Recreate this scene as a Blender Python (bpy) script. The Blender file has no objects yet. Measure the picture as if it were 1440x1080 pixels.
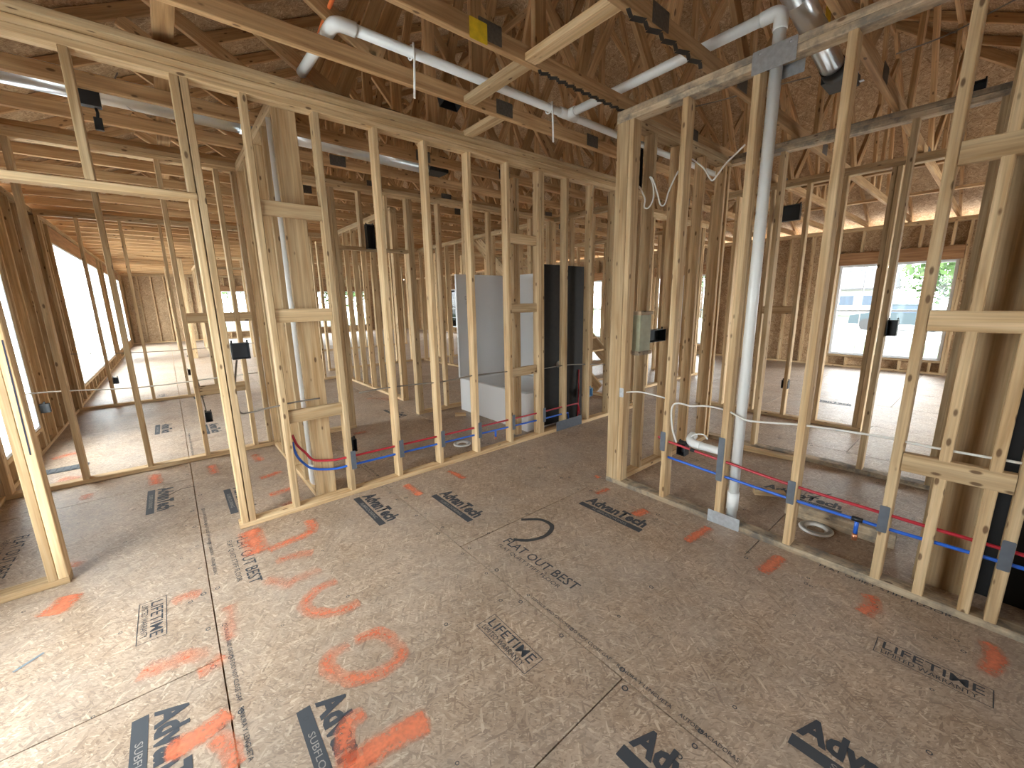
import bpy, math, random
from mathutils import Vector, Matrix

random.seed(11)
sc = bpy.context.scene
COL = sc.collection

# ------------------------------------------------------------------ camera
F_PX = 569.27                                   # focal length in pixels of the 1440x1080 frame
YAW, PITCH, ROLL = math.radians(50.0737), math.radians(11.5796), math.radians(-0.96914)
CAM_H = 1.45
_fw = Vector((math.cos(YAW) * math.cos(PITCH), math.sin(YAW) * math.cos(PITCH), -math.sin(PITCH)))
_r0 = Vector((math.sin(YAW), -math.cos(YAW), 0))
_u0 = _r0.cross(_fw)
_rt = _r0 * math.cos(ROLL) + _u0 * math.sin(ROLL)
_up = -_r0 * math.sin(ROLL) + _u0 * math.cos(ROLL)
CAM = Vector((0, 0, CAM_H))
cd = bpy.data.cameras.new('camera')
cd.sensor_fit = 'HORIZONTAL'; cd.sensor_width = 36.0; cd.lens = 36.0 * F_PX / 1440.0
cd.clip_start = 0.05; cd.clip_end = 400
co = bpy.data.objects.new('camera', cd); COL.objects.link(co)
m3 = Matrix((_rt, _up, -_fw)).transposed()
co.matrix_world = Matrix.Translation(CAM) @ m3.to_4x4()
sc.camera = co

def ray(x, y): return _rt * ((x - 720) / F_PX) + _up * (-(y - 540) / F_PX) + _fw
def onz(x, y, z=0.0):
    d = ray(x, y); return CAM + d * ((z - CAM_H) / d.z)
def onx(x, y, X):
    d = ray(x, y); return CAM + d * (X / d.x)
def ony(x, y, Y):
    d = ray(x, y); return CAM + d * (Y / d.y)

# ------------------------------------------------------------------ light
EXPOSURE = 0.55
SKY = 14.0
wd = bpy.data.worlds.new('overcast_sky'); sc.world = wd; wd.use_nodes = True
nt = wd.node_tree; bg = nt.nodes['Background']
bg.inputs['Color'].default_value = (0.96, 0.98, 1.0, 1); bg.inputs['Strength'].default_value = SKY
sc.view_settings.view_transform = 'Standard'; sc.view_settings.look = 'None'
sc.view_settings.gamma = 1.0; sc.view_settings.use_curve_mapping = False
sc.view_settings.exposure = EXPOSURE
sc.cycles.use_denoising = True
sc.cycles.diffuse_bounces = 6
sc.cycles.max_bounces = 14
sc.cycles.transparent_max_bounces = 16

def portal(name, loc, rot, sx, sy):             # marks a window opening for sampling of the sky's light
    l = bpy.data.lights.new(name, 'AREA'); l.shape = 'RECTANGLE'; l.size = sx; l.size_y = sy
    l.cycles.is_portal = True
    o = bpy.data.objects.new(name, l); COL.objects.link(o); o.location = loc; o.rotation_euler = rot
    return o

# ------------------------------------------------------------------ node materials
def newmat(name):
    m = bpy.data.materials.new(name); m.use_nodes = True
    n = m.node_tree.nodes; l = m.node_tree.links
    return m, n, l, n['Principled BSDF']

def node(n, t, **kw):
    x = n.new(t)
    for k, v in kw.items():
        if k in x.inputs: x.inputs[k].default_value = v
        else: setattr(x, k, v)
    return x

def ramp(n, stops):
    r = n.new('ShaderNodeValToRGB'); e = r.color_ramp.elements
    while len(e) < len(stops): e.new(0.5)
    for i, (p, c) in enumerate(stops):
        e[i].position = p; e[i].color = (c[0], c[1], c[2], 1)
    return r

def objcoord(n, l, scale, rnd=37.0):
    tc = n.new('ShaderNodeTexCoord'); oi = n.new('ShaderNodeObjectInfo')
    mu = node(n, 'ShaderNodeMath', operation='MULTIPLY'); mu.inputs[1].default_value = rnd
    l.new(oi.outputs['Random'], mu.inputs[0])
    ad = node(n, 'ShaderNodeVectorMath', operation='ADD')
    l.new(tc.outputs['Object'], ad.inputs[0]); l.new(mu.outputs[0], ad.inputs[1])
    mp = n.new('ShaderNodeMapping'); mp.inputs['Scale'].default_value = scale
    l.new(ad.outputs[0], mp.inputs['Vector'])
    return mp, oi, ad

def wood_mat(name, light, mid, dark, stain=0.0, knots=True, vmin=0.74, vmax=1.10):
    m, n, l, b = newmat(name)
    mp, oi, ad = objcoord(n, l, (16, 16, 1.1))
    n1 = node(n, 'ShaderNodeTexNoise', Scale=1.6, Detail=5.0, Distortion=0.6); l.new(mp.outputs[0], n1.inputs['Vector'])
    r1 = ramp(n, [(0.32, dark), (0.5, mid), (0.66, light)]); l.new(n1.outputs['Fac'], r1.inputs[0])
    mp2 = n.new('ShaderNodeMapping'); mp2.inputs['Scale'].default_value = (110, 110, 2.5); l.new(ad.outputs[0], mp2.inputs['Vector'])
    n2 = node(n, 'ShaderNodeTexNoise', Scale=1.0, Detail=3.0); l.new(mp2.outputs[0], n2.inputs['Vector'])
    r2 = ramp(n, [(0.3, (0.78,) * 3), (0.7, (1.08,) * 3)]); l.new(n2.outputs['Fac'], r2.inputs[0])
    mx = node(n, 'ShaderNodeMix', data_type='RGBA', blend_type='MULTIPLY'); mx.inputs[0].default_value = 1.0
    l.new(r1.outputs[0], mx.inputs[6]); l.new(r2.outputs[0], mx.inputs[7])
    out = mx.outputs[2]
    if knots:
        mp3 = n.new('ShaderNodeMapping'); mp3.inputs['Scale'].default_value = (22, 22, 9.0); l.new(ad.outputs[0], mp3.inputs['Vector'])
        v = node(n, 'ShaderNodeTexVoronoi', Scale=1.0); l.new(mp3.outputs[0], v.inputs['Vector'])
        r3 = ramp(n, [(0.13, (1, 1, 1)), (0.21, (0, 0, 0))]); l.new(v.outputs['Distance'], r3.inputs[0])
        sx = n.new('ShaderNodeSeparateColor'); l.new(v.outputs['Color'], sx.inputs[0])
        gt = node(n, 'ShaderNodeMath', operation='GREATER_THAN'); gt.inputs[1].default_value = 0.62; l.new(sx.outputs[0], gt.inputs[0])
        mm = node(n, 'ShaderNodeMath', operation='MULTIPLY'); l.new(r3.outputs[0], mm.inputs[0]); l.new(gt.outputs[0], mm.inputs[1])
        m3_ = node(n, 'ShaderNodeMath', operation='MULTIPLY'); m3_.inputs[1].default_value = 0.85; l.new(mm.outputs[0], m3_.inputs[0])
        mk = node(n, 'ShaderNodeMix', data_type='RGBA'); l.new(m3_.outputs[0], mk.inputs[0]); l.new(out, mk.inputs[6])
        mk.inputs[7].default_value = (0.11, 0.055, 0.025, 1); out = mk.outputs[2]
    if stain > 0:
        ns = node(n, 'ShaderNodeTexNoise', Scale=7.0, Detail=6.0, Roughness=0.7); l.new(ad.outputs[0], ns.inputs['Vector'])
        rs = ramp(n, [(0.45, (0, 0, 0)), (0.62, (stain,) * 3)]); l.new(ns.outputs['Fac'], rs.inputs[0])
        ms = node(n, 'ShaderNodeMix', data_type='RGBA'); l.new(rs.outputs[0], ms.inputs[0]); l.new(out, ms.inputs[6])
        ms.inputs[7].default_value = (0.13, 0.125, 0.12, 1); out = ms.outputs[2]
    hv = n.new('ShaderNodeHueSaturation'); l.new(out, hv.inputs['Color'])
    mr = node(n, 'ShaderNodeMapRange'); mr.inputs['To Min'].default_value = vmin; mr.inputs['To Max'].default_value = vmax
    l.new(oi.outputs['Random'], mr.inputs['Value']); l.new(mr.outputs[0], hv.inputs['Value'])
    l.new(hv.outputs[0], b.inputs['Base Color'])
    b.inputs['Roughness'].default_value = 0.72
    b.inputs['Specular IOR Level'].default_value = 0.25
    bp = node(n, 'ShaderNodeBump', Strength=0.12, Distance=0.004); l.new(n2.outputs['Fac'], bp.inputs['Height']); l.new(bp.outputs[0], b.inputs['Normal'])
    return m

def osb_mat(name, cols, fl=1.0, rough=0.6, dust=0.0, spec=0.25):
    m, n, l, b = newmat(name)
    mp, oi, ad = objcoord(n, l, (1, 1, 1), 19.0)
    prev = None
    for i, (a, sx, sy) in enumerate([(0.1, 14, 74), (1.15, 16, 85), (2.2, 13, 66), (0.65, 30, 150)]):
        mpi = n.new('ShaderNodeMapping'); mpi.inputs['Rotation'].default_value = (0, 0, a)
        l.new(ad.outputs[0], mpi.inputs['Vector'])
        nz = node(n, 'ShaderNodeTexNoise', Scale=9.0, Detail=2.0); l.new(ad.outputs[0], nz.inputs['Vector'])
        mxv = node(n, 'ShaderNodeMix', data_type='VECTOR'); mxv.inputs[0].default_value = 0.035
        l.new(mpi.outputs[0], mxv.inputs[4]); l.new(nz.outputs['Color'], mxv.inputs[5])
        ms = node(n, 'ShaderNodeVectorMath', operation='MULTIPLY'); ms.inputs[1].default_value = (sx * fl, sy * fl, 3)
        l.new(mxv.outputs[1], ms.inputs[0])
        v = node(n, 'ShaderNodeTexVoronoi', Scale=1.0); l.new(ms.outputs[0], v.inputs['Vector'])
        s = n.new('ShaderNodeSeparateColor'); l.new(v.outputs['Color'], s.inputs[0])
        # flake order: the layer whose cell number is highest lies on top
        if prev is None: prev = (s.outputs[0], s.outputs[1])
        else:
            g = node(n, 'ShaderNodeMath', operation='GREATER_THAN'); l.new(s.outputs[1], g.inputs[0]); l.new(prev[1], g.inputs[1])
            mc = node(n, 'ShaderNodeMix', data_type='FLOAT'); l.new(g.outputs[0], mc.inputs[0]); l.new(prev[0], mc.inputs[2]); l.new(s.outputs[0], mc.inputs[3])
            mo = node(n, 'ShaderNodeMath', operation='MAXIMUM'); l.new(s.outputs[1], mo.inputs[0]); l.new(prev[1], mo.inputs[1])
            prev = (mc.outputs[0], mo.outputs[0])
    r = ramp(n, [(0.0, cols[0]), (0.45, cols[1]), (0.85, cols[2]), (1.0, cols[3])]); l.new(prev[0], r.inputs[0])
    out = r.outputs[0]
    gn = node(n, 'ShaderNodeTexNoise', Scale=3.2, Detail=8.0, Roughness=0.65); l.new(ad.outputs[0], gn.inputs['Vector'])
    rg = ramp(n, [(0.3, (0.78,) * 3), (0.7, (1.12,) * 3)]); l.new(gn.outputs['Fac'], rg.inputs[0])
    mg = node(n, 'ShaderNodeMix', data_type='RGBA', blend_type='MULTIPLY'); mg.inputs[0].default_value = 1.0
    l.new(out, mg.inputs[6]); l.new(rg.outputs[0], mg.inputs[7]); out = mg.outputs[2]
    fine = node(n, 'ShaderNodeTexNoise', Scale=160.0, Detail=3.0); l.new(ad.outputs[0], fine.inputs['Vector'])
    if dust > 0:
        dn = node(n, 'ShaderNodeTexNoise', Scale=1.3, Detail=7.0, Roughness=0.7)
        tc2 = n.new('ShaderNodeNewGeometry'); l.new(tc2.outputs['Position'], dn.inputs['Vector'])
        rd = ramp(n, [(0.4, (0.08,) * 3), (0.68, (dust,) * 3)]); l.new(dn.outputs['Fac'], rd.inputs[0])
        md = node(n, 'ShaderNodeMix', data_type='RGBA'); l.new(rd.outputs[0], md.inputs[0]); l.new(out, md.inputs[6])
        md.inputs[7].default_value = (0.48, 0.43, 0.385, 1); out = md.outputs[2]
    l.new(out, b.inputs['Base Color'])
    b.inputs['Roughness'].default_value = rough; b.inputs['Specular IOR Level'].default_value = spec
    ma = node(n, 'ShaderNodeMath', operation='ADD'); l.new(prev[0], ma.inputs[0]); l.new(fine.outputs['Fac'], ma.inputs[1])
    bp = node(n, 'ShaderNodeBump', Strength=0.25, Distance=0.002); l.new(ma.outputs[0], bp.inputs['Height']); l.new(bp.outputs[0], b.inputs['Normal'])
    return m

def plain(name, col, rough=0.5, metal=0.0, spec=0.5, noise=0.0, nscale=20.0):
    m, n, l, b = newmat(name)
    b.inputs['Roughness'].default_value = rough; b.inputs['Metallic'].default_value = metal
    b.inputs['Specular IOR Level'].default_value = spec
    if noise > 0:
        tc = n.new('ShaderNodeTexCoord'); nz = node(n, 'ShaderNodeTexNoise', Scale=nscale, Detail=5.0)
        l.new(tc.outputs['Object'], nz.inputs['Vector'])
        r = ramp(n, [(0.3, [c * (1 - noise) for c in col]), (0.7, [min(1, c * (1 + noise)) for c in col])])
        l.new(nz.outputs['Fac'], r.inputs[0]); l.new(r.outputs[0], b.inputs['Base Color'])
    else: b.inputs['Base Color'].default_value = (col[0], col[1], col[2], 1)
    return m

WOOD = wood_mat('pine_lumber', (0.68, 0.50, 0.295), (0.59, 0.412, 0.228), (0.47, 0.298, 0.145))
WOODT = wood_mat('truss_lumber', (0.62, 0.40, 0.208), (0.52, 0.315, 0.15), (0.40, 0.222, 0.10), vmin=0.8, vmax=1.1)
WOODG = wood_mat('weathered_lumber', (0.66, 0.53, 0.37), (0.55, 0.42, 0.28), (0.42, 0.31, 0.2), stain=0.75)
LVL = wood_mat('laminated_header', (0.50, 0.28, 0.14), (0.43, 0.23, 0.11), (0.33, 0.17, 0.08), knots=False)
OSBF = osb_mat('subfloor_strand_board', [(0.23, 0.152, 0.10), (0.372, 0.262, 0.178), (0.458, 0.335, 0.235), (0.585, 0.46, 0.34)], fl=2.0, rough=0.5, dust=0.38, spec=0.4)
OSBW = osb_mat('sheathing_strand_board', [(0.28, 0.168, 0.086), (0.43, 0.285, 0.16), (0.53, 0.373, 0.225), (0.63, 0.475, 0.31)], fl=1.2, rough=0.7)
PVC = plain('white_pvc', (0.80, 0.81, 0.80), 0.32)
PVCO = plain('nylon_strap', (0.85, 0.86, 0.86), 0.45)
PEXR = plain('red_tubing', (0.42, 0.02, 0.035), 0.35)
PEXB = plain('blue_tubing', (0.02, 0.12, 0.58), 0.35)
GALV = plain('galvanized_steel', (0.52, 0.55, 0.58), 0.42, 0.85, noise=0.15, nscale=40)
PLATE = plain('zinc_guard_plate', (0.115, 0.13, 0.155), 0.5, 0.2, noise=0.1, nscale=30)
GUSS = plain('truss_gusset_steel', (0.10, 0.085, 0.07), 0.55, 0.3, noise=0.3, nscale=60)
DUCT = plain('duct_steel', (0.82, 0.86, 0.90), 0.28, 0.85)
BLACK = plain('black_plastic', (0.012, 0.014, 0.017), 0.5)
BLACKM = plain('unlit_room_sheet', (0.008, 0.008, 0.009), 0.75)  # near-black colour stands for the shade of the room beyond
CABW = plain('white_cable_jacket', (0.72, 0.70, 0.65), 0.5)
CABG = plain('grey_cable_jacket', (0.20, 0.17, 0.14), 0.5)
ORNG = plain('orange_cord_jacket', (0.80, 0.19, 0.05), 0.5)
TUBW = plain('white_gelcoat', (0.78, 0.79, 0.80), 0.22)
TUBB = plain('shaded_resin_backing', (0.010, 0.007, 0.005), 0.7, noise=0.4)  # resin back of the tub surround, its shade painted in as near-black
COPPER = plain('copper_fitting', (0.55, 0.25, 0.14), 0.35, 0.9)
BLUEBOX = plain('blue_box_plastic', (0.16, 0.32, 0.48), 0.5)
OLIVE = plain('olive_plastic', (0.33, 0.33, 0.22), 0.6, noise=0.12)
YELLOW = plain('yellow_tag', (0.75, 0.52, 0.02), 0.7, noise=0.2)
INK = plain('printed_ink', (0.045, 0.05, 0.06), 0.7)
INKBAR = plain('printed_bar_ink', (0.05, 0.056, 0.066), 0.7)
INKL = plain('light_print', (0.30, 0.28, 0.26), 0.7)
MARK = plain('black_marker', (0.015, 0.012, 0.010), 0.7)
VINYL = plain('white_window_vinyl', (0.80, 0.84, 0.88), 0.4)
VENTM = plain('floor_vent_metal', (0.07, 0.08, 0.09), 0.5)
PAPER = plain('cream_paper', (0.62, 0.55, 0.42), 0.8)

def glass_mat():
    m = bpy.data.materials.new('window_glass'); m.use_nodes = True
    n = m.node_tree.nodes; l = m.node_tree.links; n.clear()
    o = n.new('ShaderNodeOutputMaterial'); mx = n.new('ShaderNodeMixShader')
    t = n.new('ShaderNodeBsdfTransparent'); t.inputs[0].default_value = (0.96, 0.98, 0.98, 1)
    g = n.new('ShaderNodeBsdfGlossy'); g.inputs['Roughness'].default_value = 0.02
    f = n.new('ShaderNodeFresnel'); f.inputs[0].default_value = 1.3
    l.new(f.outputs[0], mx.inputs[0]); l.new(t.outputs[0], mx.inputs[1]); l.new(g.outputs[0], mx.inputs[2]); l.new(mx.outputs[0], o.inputs[0])
    return m
GLASS = glass_mat()
def film_mat():
    m = bpy.data.materials.new('clear_protective_film'); m.use_nodes = True
    n = m.node_tree.nodes; l = m.node_tree.links; n.clear()
    o = n.new('ShaderNodeOutputMaterial'); mx = n.new('ShaderNodeMixShader'); mx.inputs[0].default_value = 0.2
    t = n.new('ShaderNodeBsdfTransparent'); t.inputs[0].default_value = (0.95, 0.98, 0.98, 1)
    g = n.new('ShaderNodeBsdfTranslucent'); g.inputs[0].default_value = (0.86, 0.93, 0.95, 1)
    l.new(t.outputs[0], mx.inputs[1]); l.new(g.outputs[0], mx.inputs[2]); l.new(mx.outputs[0], o.inputs[0])
    return m
FILM = film_mat()

def spray_mat():
    m = bpy.data.materials.new('orange_spray_paint'); m.use_nodes = True
    n = m.node_tree.nodes; l = m.node_tree.links; b = n['Principled BSDF']
    b.inputs['Base Color'].default_value = (0.85, 0.22, 0.10, 1); b.inputs['Roughness'].default_value = 0.7
    at = n.new('ShaderNodeAttribute'); at.attribute_name = 'cover'
    tc = n.new('ShaderNodeNewGeometry')
    nz = node(n, 'ShaderNodeTexNoise', Scale=70.0, Detail=5.0); l.new(tc.outputs['Position'], nz.inputs['Vector'])
    nb = node(n, 'ShaderNodeTexNoise', Scale=9.0, Detail=3.0); l.new(tc.outputs['Position'], nb.inputs['Vector'])
    a1 = node(n, 'ShaderNodeMath', operation='ADD'); l.new(nz.outputs['Fac'], a1.inputs[0]); l.new(nb.outputs['Fac'], a1.inputs[1])
    a2 = node(n, 'ShaderNodeMath', operation='ADD'); l.new(a1.outputs[0], a2.inputs[0]); l.new(at.outputs['Fac'], a2.inputs[1])
    mr = node(n, 'ShaderNodeMapRange'); mr.inputs['From Min'].default_value = 1.1; mr.inputs['From Max'].default_value = 2.15
    mr.inputs['To Max'].default_value = 0.8
    l.new(a2.outputs[0], mr.inputs['Value']); l.new(mr.outputs[0], b.inputs['Alpha'])
    return m
SPRAY = spray_mat()

# ------------------------------------------------------------------ mesh and object helpers
WM = {}                                          # world matrix of each object made here

def link(name, mesh, world=None, parent=None, mat=None):
    o = bpy.data.objects.new(name, mesh); COL.objects.link(o)
    world = world if world is not None else Matrix.Identity(4)
    if parent is not None:
        o.parent = parent; o.matrix_parent_inverse = WM[parent].inverted()
    o.matrix_basis = world
    WM[o] = world.copy()
    if mat is not None and mesh is not None and not mesh.materials: mesh.materials.append(mat)
    return o

def tag(o, label, cat, group=None):
    o['label'] = label; o['category'] = cat
    if group: o['group'] = group
    return o

def thing(name, label, cat, loc, group=None):
    o = link(name, None, Matrix.Translation(Vector(loc))); o.empty_display_size = 0.1
    return tag(o, label, cat, group)

def struct(name, loc=(0, 0, 0)):
    o = link(name, None, Matrix.Translation(Vector(loc))); o['kind'] = 'structure'; o.empty_display_size = 0.2
    return o

_stick = {}
def stick_mesh(w, d, L, mat, c=0.0035):
    key = (round(w, 4), round(d, 4), round(L, 3), mat.name)
    if key in _stick: return _stick[key]
    w2, d2 = w / 2, d / 2; c = min(c, w2 * 0.4, d2 * 0.4)
    prof = [(-w2 + c, -d2), (w2 - c, -d2), (w2, -d2 + c), (w2, d2 - c), (w2 - c, d2), (-w2 + c, d2), (-w2, d2 - c), (-w2, -d2 + c)]
    vs = [(x, y, 0) for x, y in prof] + [(x, y, L) for x, y in prof]
    fs = [tuple(range(7, -1, -1)), tuple(range(8, 16))] + [(i, (i + 1) % 8, (i + 1) % 8 + 8, i + 8) for i in range(8)]
    me = bpy.data.meshes.new('lumber'); me.from_pydata(vs, [], fs); me.materials.append(mat)
    _stick[key] = me
    return me

def frame(p0, zdir, xhint):
    z = Vector(zdir).normalized(); x = Vector(xhint); x = (x - z * x.dot(z)).normalized(); y = z.cross(x)
    M = Matrix((x, y, z)).transposed().to_4x4(); M.translation = Vector(p0)
    return M

def stick(name, p0, p1, w, d, xhint, parent, mat=None):
    """lumber from p0 to p1; w is its size along xhint, d across"""
    mat = mat or WOOD
    p0, p1 = Vector(p0), Vector(p1)
    return link(name, stick_mesh(w, d, (p1 - p0).length, mat), frame(p0, p1 - p0, xhint), parent)

def box(name, xr, yr, zr, parent=None, mat=None):
    """axis-aligned lumber or panel, grain along its longest side"""
    mat = mat or WOOD
    s = [xr[1] - xr[0], yr[1] - yr[0], zr[1] - zr[0]]
    c = Vector(((xr[0] + xr[1]) / 2, (yr[0] + yr[1]) / 2, (zr[0] + zr[1]) / 2))
    a = s.index(max(s)); ax = [Vector((1, 0, 0)), Vector((0, 1, 0)), Vector((0, 0, 1))]
    b = (a + 1) % 3; p0 = c - ax[a] * s[a] / 2
    return stick(name, p0, p0 + ax[a] * s[a], s[b], s[(a + 2) % 3], ax[b], parent, mat)

def panel(name, xr, yr, zr, parent=None, mat=None, bev=0.002):
    """sheet whose local XY lies in its face, so that strands show on it"""
    s = [xr[1] - xr[0], yr[1] - yr[0], zr[1] - zr[0]]
    c = Vector(((xr[0] + xr[1]) / 2, (yr[0] + yr[1]) / 2, (zr[0] + zr[1]) / 2))
    a = s.index(min(s)); ax = [Vector((1, 0, 0)), Vector((0, 1, 0)), Vector((0, 0, 1))]
    b = (a + 1) % 3
    p0 = c - ax[a] * s[a] / 2
    return stick(name, p0, p0 + ax[a] * s[a], s[b], s[(a + 2) % 3], ax[b], parent, mat or OSBW)

def mesh_from(name, vs, fs, mat, smooth=False):
    me = bpy.data.meshes.new(name); me.from_pydata([tuple(v) for v in vs], [], fs); me.materials.append(mat)
    if smooth:
        for p in me.polygons: p.use_smooth = True
    me.update()
    return me

def spline(pts, n=6):
    pts = [Vector(p) for p in pts]
    if len(pts) < 3: return pts
    out = []
    P = [pts[0] * 2 - pts[1]] + pts + [pts[-1] * 2 - pts[-2]]
    for i in range(1, len(P) - 2):
        for k in range(n):
            t = k / n; a, b, c, d = P[i - 1], P[i], P[i + 1], P[i + 2]
            out.append(0.5 * ((2 * b) + (c - a) * t + (2 * a - 5 * b + 4 * c - d) * t * t + (3 * b - a - 3 * c + d) * t ** 3))
    out.append(pts[-1])
    return out

def tube_data(pts, r, seg=10, flat=1.0):
    pts = [Vector(p) for p in pts]; vs, fs = [], []
    up = None
    for i, p in enumerate(pts):
        t = (pts[min(i + 1, len(pts) - 1)] - pts[max(i - 1, 0)]).normalized()
        if up is None: up = Vector((0, 0, 1)) if abs(t.z) < 0.9 else Vector((1, 0, 0))
        x = (up - t * up.dot(t)).normalized(); up = x; y = t.cross(x)
        rr = r[i] if isinstance(r, (list, tuple)) else r
        for k in range(seg):
            a = 2 * math.pi * k / seg; vs.append(p + x * (math.cos(a) * rr) + y * (math.sin(a) * rr * flat))
    for i in range(len(pts) - 1):
        for k in range(seg):
            fs.append((i * seg + k, i * seg + (k + 1) % seg, (i + 1) * seg + (k + 1) % seg, (i + 1) * seg + k))
    fs.append(tuple(range(seg - 1, -1, -1))); fs.append(tuple(range((len(pts) - 1) * seg, len(pts) * seg)))
    return vs, fs

def tube(name, pts, r, mat, parent=None, seg=10, smooth_path=False, flat=1.0):
    if smooth_path: pts = spline(pts)
    o0 = Vector(pts[0]); vs, fs = tube_data([Vector(p) - o0 for p in pts], r, seg, flat)
    me = mesh_from(name, vs, fs, mat)
    for p in me.polygons[:-2]: p.use_smooth = True
    return link(name, me, Matrix.Translation(o0), parent)

def lathe(name, prof, mat, loc, parent=None, seg=24, axis=(0, 0, 1)):
    vs, fs = [], []
    for r, z in prof:
        for k in range(seg):
            a = 2 * math.pi * k / seg; vs.append((r * math.cos(a), r * math.sin(a), z))
    for i in range(len(prof) - 1):
        for k in range(seg):
            fs.append((i * seg + k, i * seg + (k + 1) % seg, (i + 1) * seg + (k + 1) % seg, (i + 1) * seg + k))
    hint = (1, 0, 0) if abs(axis[0]) < 0.9 else (0, 1, 0)
    return link(name, mesh_from(name, vs, fs, mat, True), frame(loc, axis, hint), parent)

S2 = 0.038; S4 = 0.089; S6 = 0.140             # real lumber sizes

# ------------------------------------------------------------------ floor of strand-board panels
Y0, Y1 = -2.16, 22.3                              # rear and far ends of the house
XL, XR = -1.15, 10.60                            # inner faces of the two long outside walls
floor = link('floor', mesh_from('floor_base', [(x, y, z) for z in (-0.25, -0.022) for x, y in
             ((XL - .15, Y0 - .15), (XR + .15, Y0 - .15), (XR + .15, Y1 + .15), (XL - .15, Y1 + .15))],
             [(3, 2, 1, 0), (4, 5, 6, 7), (0, 1, 5, 4), (1, 2, 6, 5), (2, 3, 7, 6), (3, 0, 4, 7)], WOODT), Matrix.Identity(4))
floor['kind'] = 'structure'
SW, SL, GAP = 1.189, 2.38, 0.0026
xs = [-0.027 + SW * i for i in range(-1, 10)]
for i, x0 in enumerate(xs):
    x1 = x0 + SW
    a, b = max(x0, XL - .14), min(x1, XR + .14)
    if b - a < 0.05: continue
    off = 1.90 if (i % 2 == 0) else 0.745
    j = -3
    while True:
        ya = off + SL * j; yb = ya + SL; j += 1
        if yb < Y0 - 0.1: continue
        if ya > Y1 + 0.1: break
        ya, yb = max(ya, Y0 - .14), min(yb, Y1 + .14)
        if yb - ya < 0.05: continue
        panel('floor_panel', (a + GAP, b - GAP), (ya + GAP, yb - GAP), (-0.022, 0.0), floor, OSBF)

# ------------------------------------------------------------------ stud walls
ZA = 2.665                                       # underside of the top plates
def wall_x(name, y, th, x0, x1, studs, zt=ZA, bottom=None, mat=None, plate=None, tops=None):
    """stud wall running along X, front face at y"""
    w = struct(name, (x0, y, 0)); plate = plate or WOOD
    for a, b in (bottom or [(x0, x1)]): box('bottom_plate', (a, b), (y, y + th), (0, S2), w, plate)
    t0, t1 = tops or (x0, x1)
    box('top_plate', (t0, t1), (y, y + th), (zt, zt + S2), w, plate)
    box('top_plate', (t0, t1), (y + .001, y + th + .001), (zt + S2, zt + 2 * S2), w, plate)
    for s in studs: box('stud', (s, s + S2), (y + .0005, y + th), (S2, zt), w, mat)
    return w
def wall_y(name, x, th, y0, y1, studs, zt=ZA, bottom=None, mat=None, plate=None, tops=None):
    """stud wall running along Y, front face at x"""
    w = struct(name, (x, y0, 0)); plate = plate or WOOD
    for a, b in (bottom or [(y0, y1)]): box('bottom_plate', (x, x + th), (a, b), (0, S2), w, plate)
    t0, t1 = tops or (y0, y1)
    box('top_plate', (x, x + th), (t0, t1), (zt, zt + S2), w, plate)
    box('top_plate', (x + .001, x + th + .001), (t0, t1), (zt + S2, zt + 2 * S2), w, plate)
    for s in studs: box('stud', (x + .0005, x + th), (s, s + S2), (S2, zt), w, mat)
    return w

# wall with the doorway, straight ahead and to the left
YA = 3.025
wA = wall_x('wall_front', YA, S4, XL, 4.90,
            [-1.15, -0.676, 0.233, 0.505, 0.900, 1.292, 1.685, 2.088, 2.508, 2.905, 2.945, 3.30, 3.70, 4.10, 4.14, 4.50, 4.86],
            bottom=[(XL, -0.60), (0.175, 4.90)])
box('trimmer', (-0.638, -0.600), (YA, YA + S4), (S2, 2.04), wA)
box('trimmer', (0.190, 0.228), (YA, YA + S4), (S2, 2.04), wA)
box('door_header', (-0.638, 0.231), (YA - .001, YA + S4), (2.04, 2.078), wA)
for x in (-0.215, 0.191, -0.62): box('cripple_stud', (x, x + S2), (YA, YA + S4), (2.079, ZA), wA)
box('nailer_board', (XL, 4.90), (2.958, 3.096), (2.742, 2.779), wA)
for z in (2.005, 1.335, 0.645): box('blocking', (0.545, 0.898), (YA + .02, YA + .02 + S2), (z, z + S4), wA)
for z in (1.985, 1.335, 0.70): box('blocking', (2.548, 2.903), (YA + .03, YA + .03 + S2), (z, z + S4), wA)
for x in (2.70, 2.74): box('stud', (x, x + S2), (YA + .14, YA + .14 + S4), (S2, 2.60), wA)

# right-hand wall with the water lines
XB, ZB = 2.562, 2.628
wB = wall_y('wall_right', XB, S4, -1.60, 1.885, [1.748, 1.377, 0.985, 0.590, 0.200, 0.045, -0.104, -0.184, -0.55, -0.95, -1.35], zt=ZB, plate=WOODG)
box('stud', (XB, XB + S2), (1.787, 1.884), (S2, ZB), wB)
for z in (1.965, 1.290, 0.630): box('blocking', (XB, XB + S2), (-0.144, 0.198), (z, z + S4), wB)
box('wide_board', (2.775, 2.813), (-0.085, 0.10), (0.0, 2.60), wB)
box('blocking', (3.03, 3.068), (0.20, 0.75), (0.0, 0.089), wB, WOODG)

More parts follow.
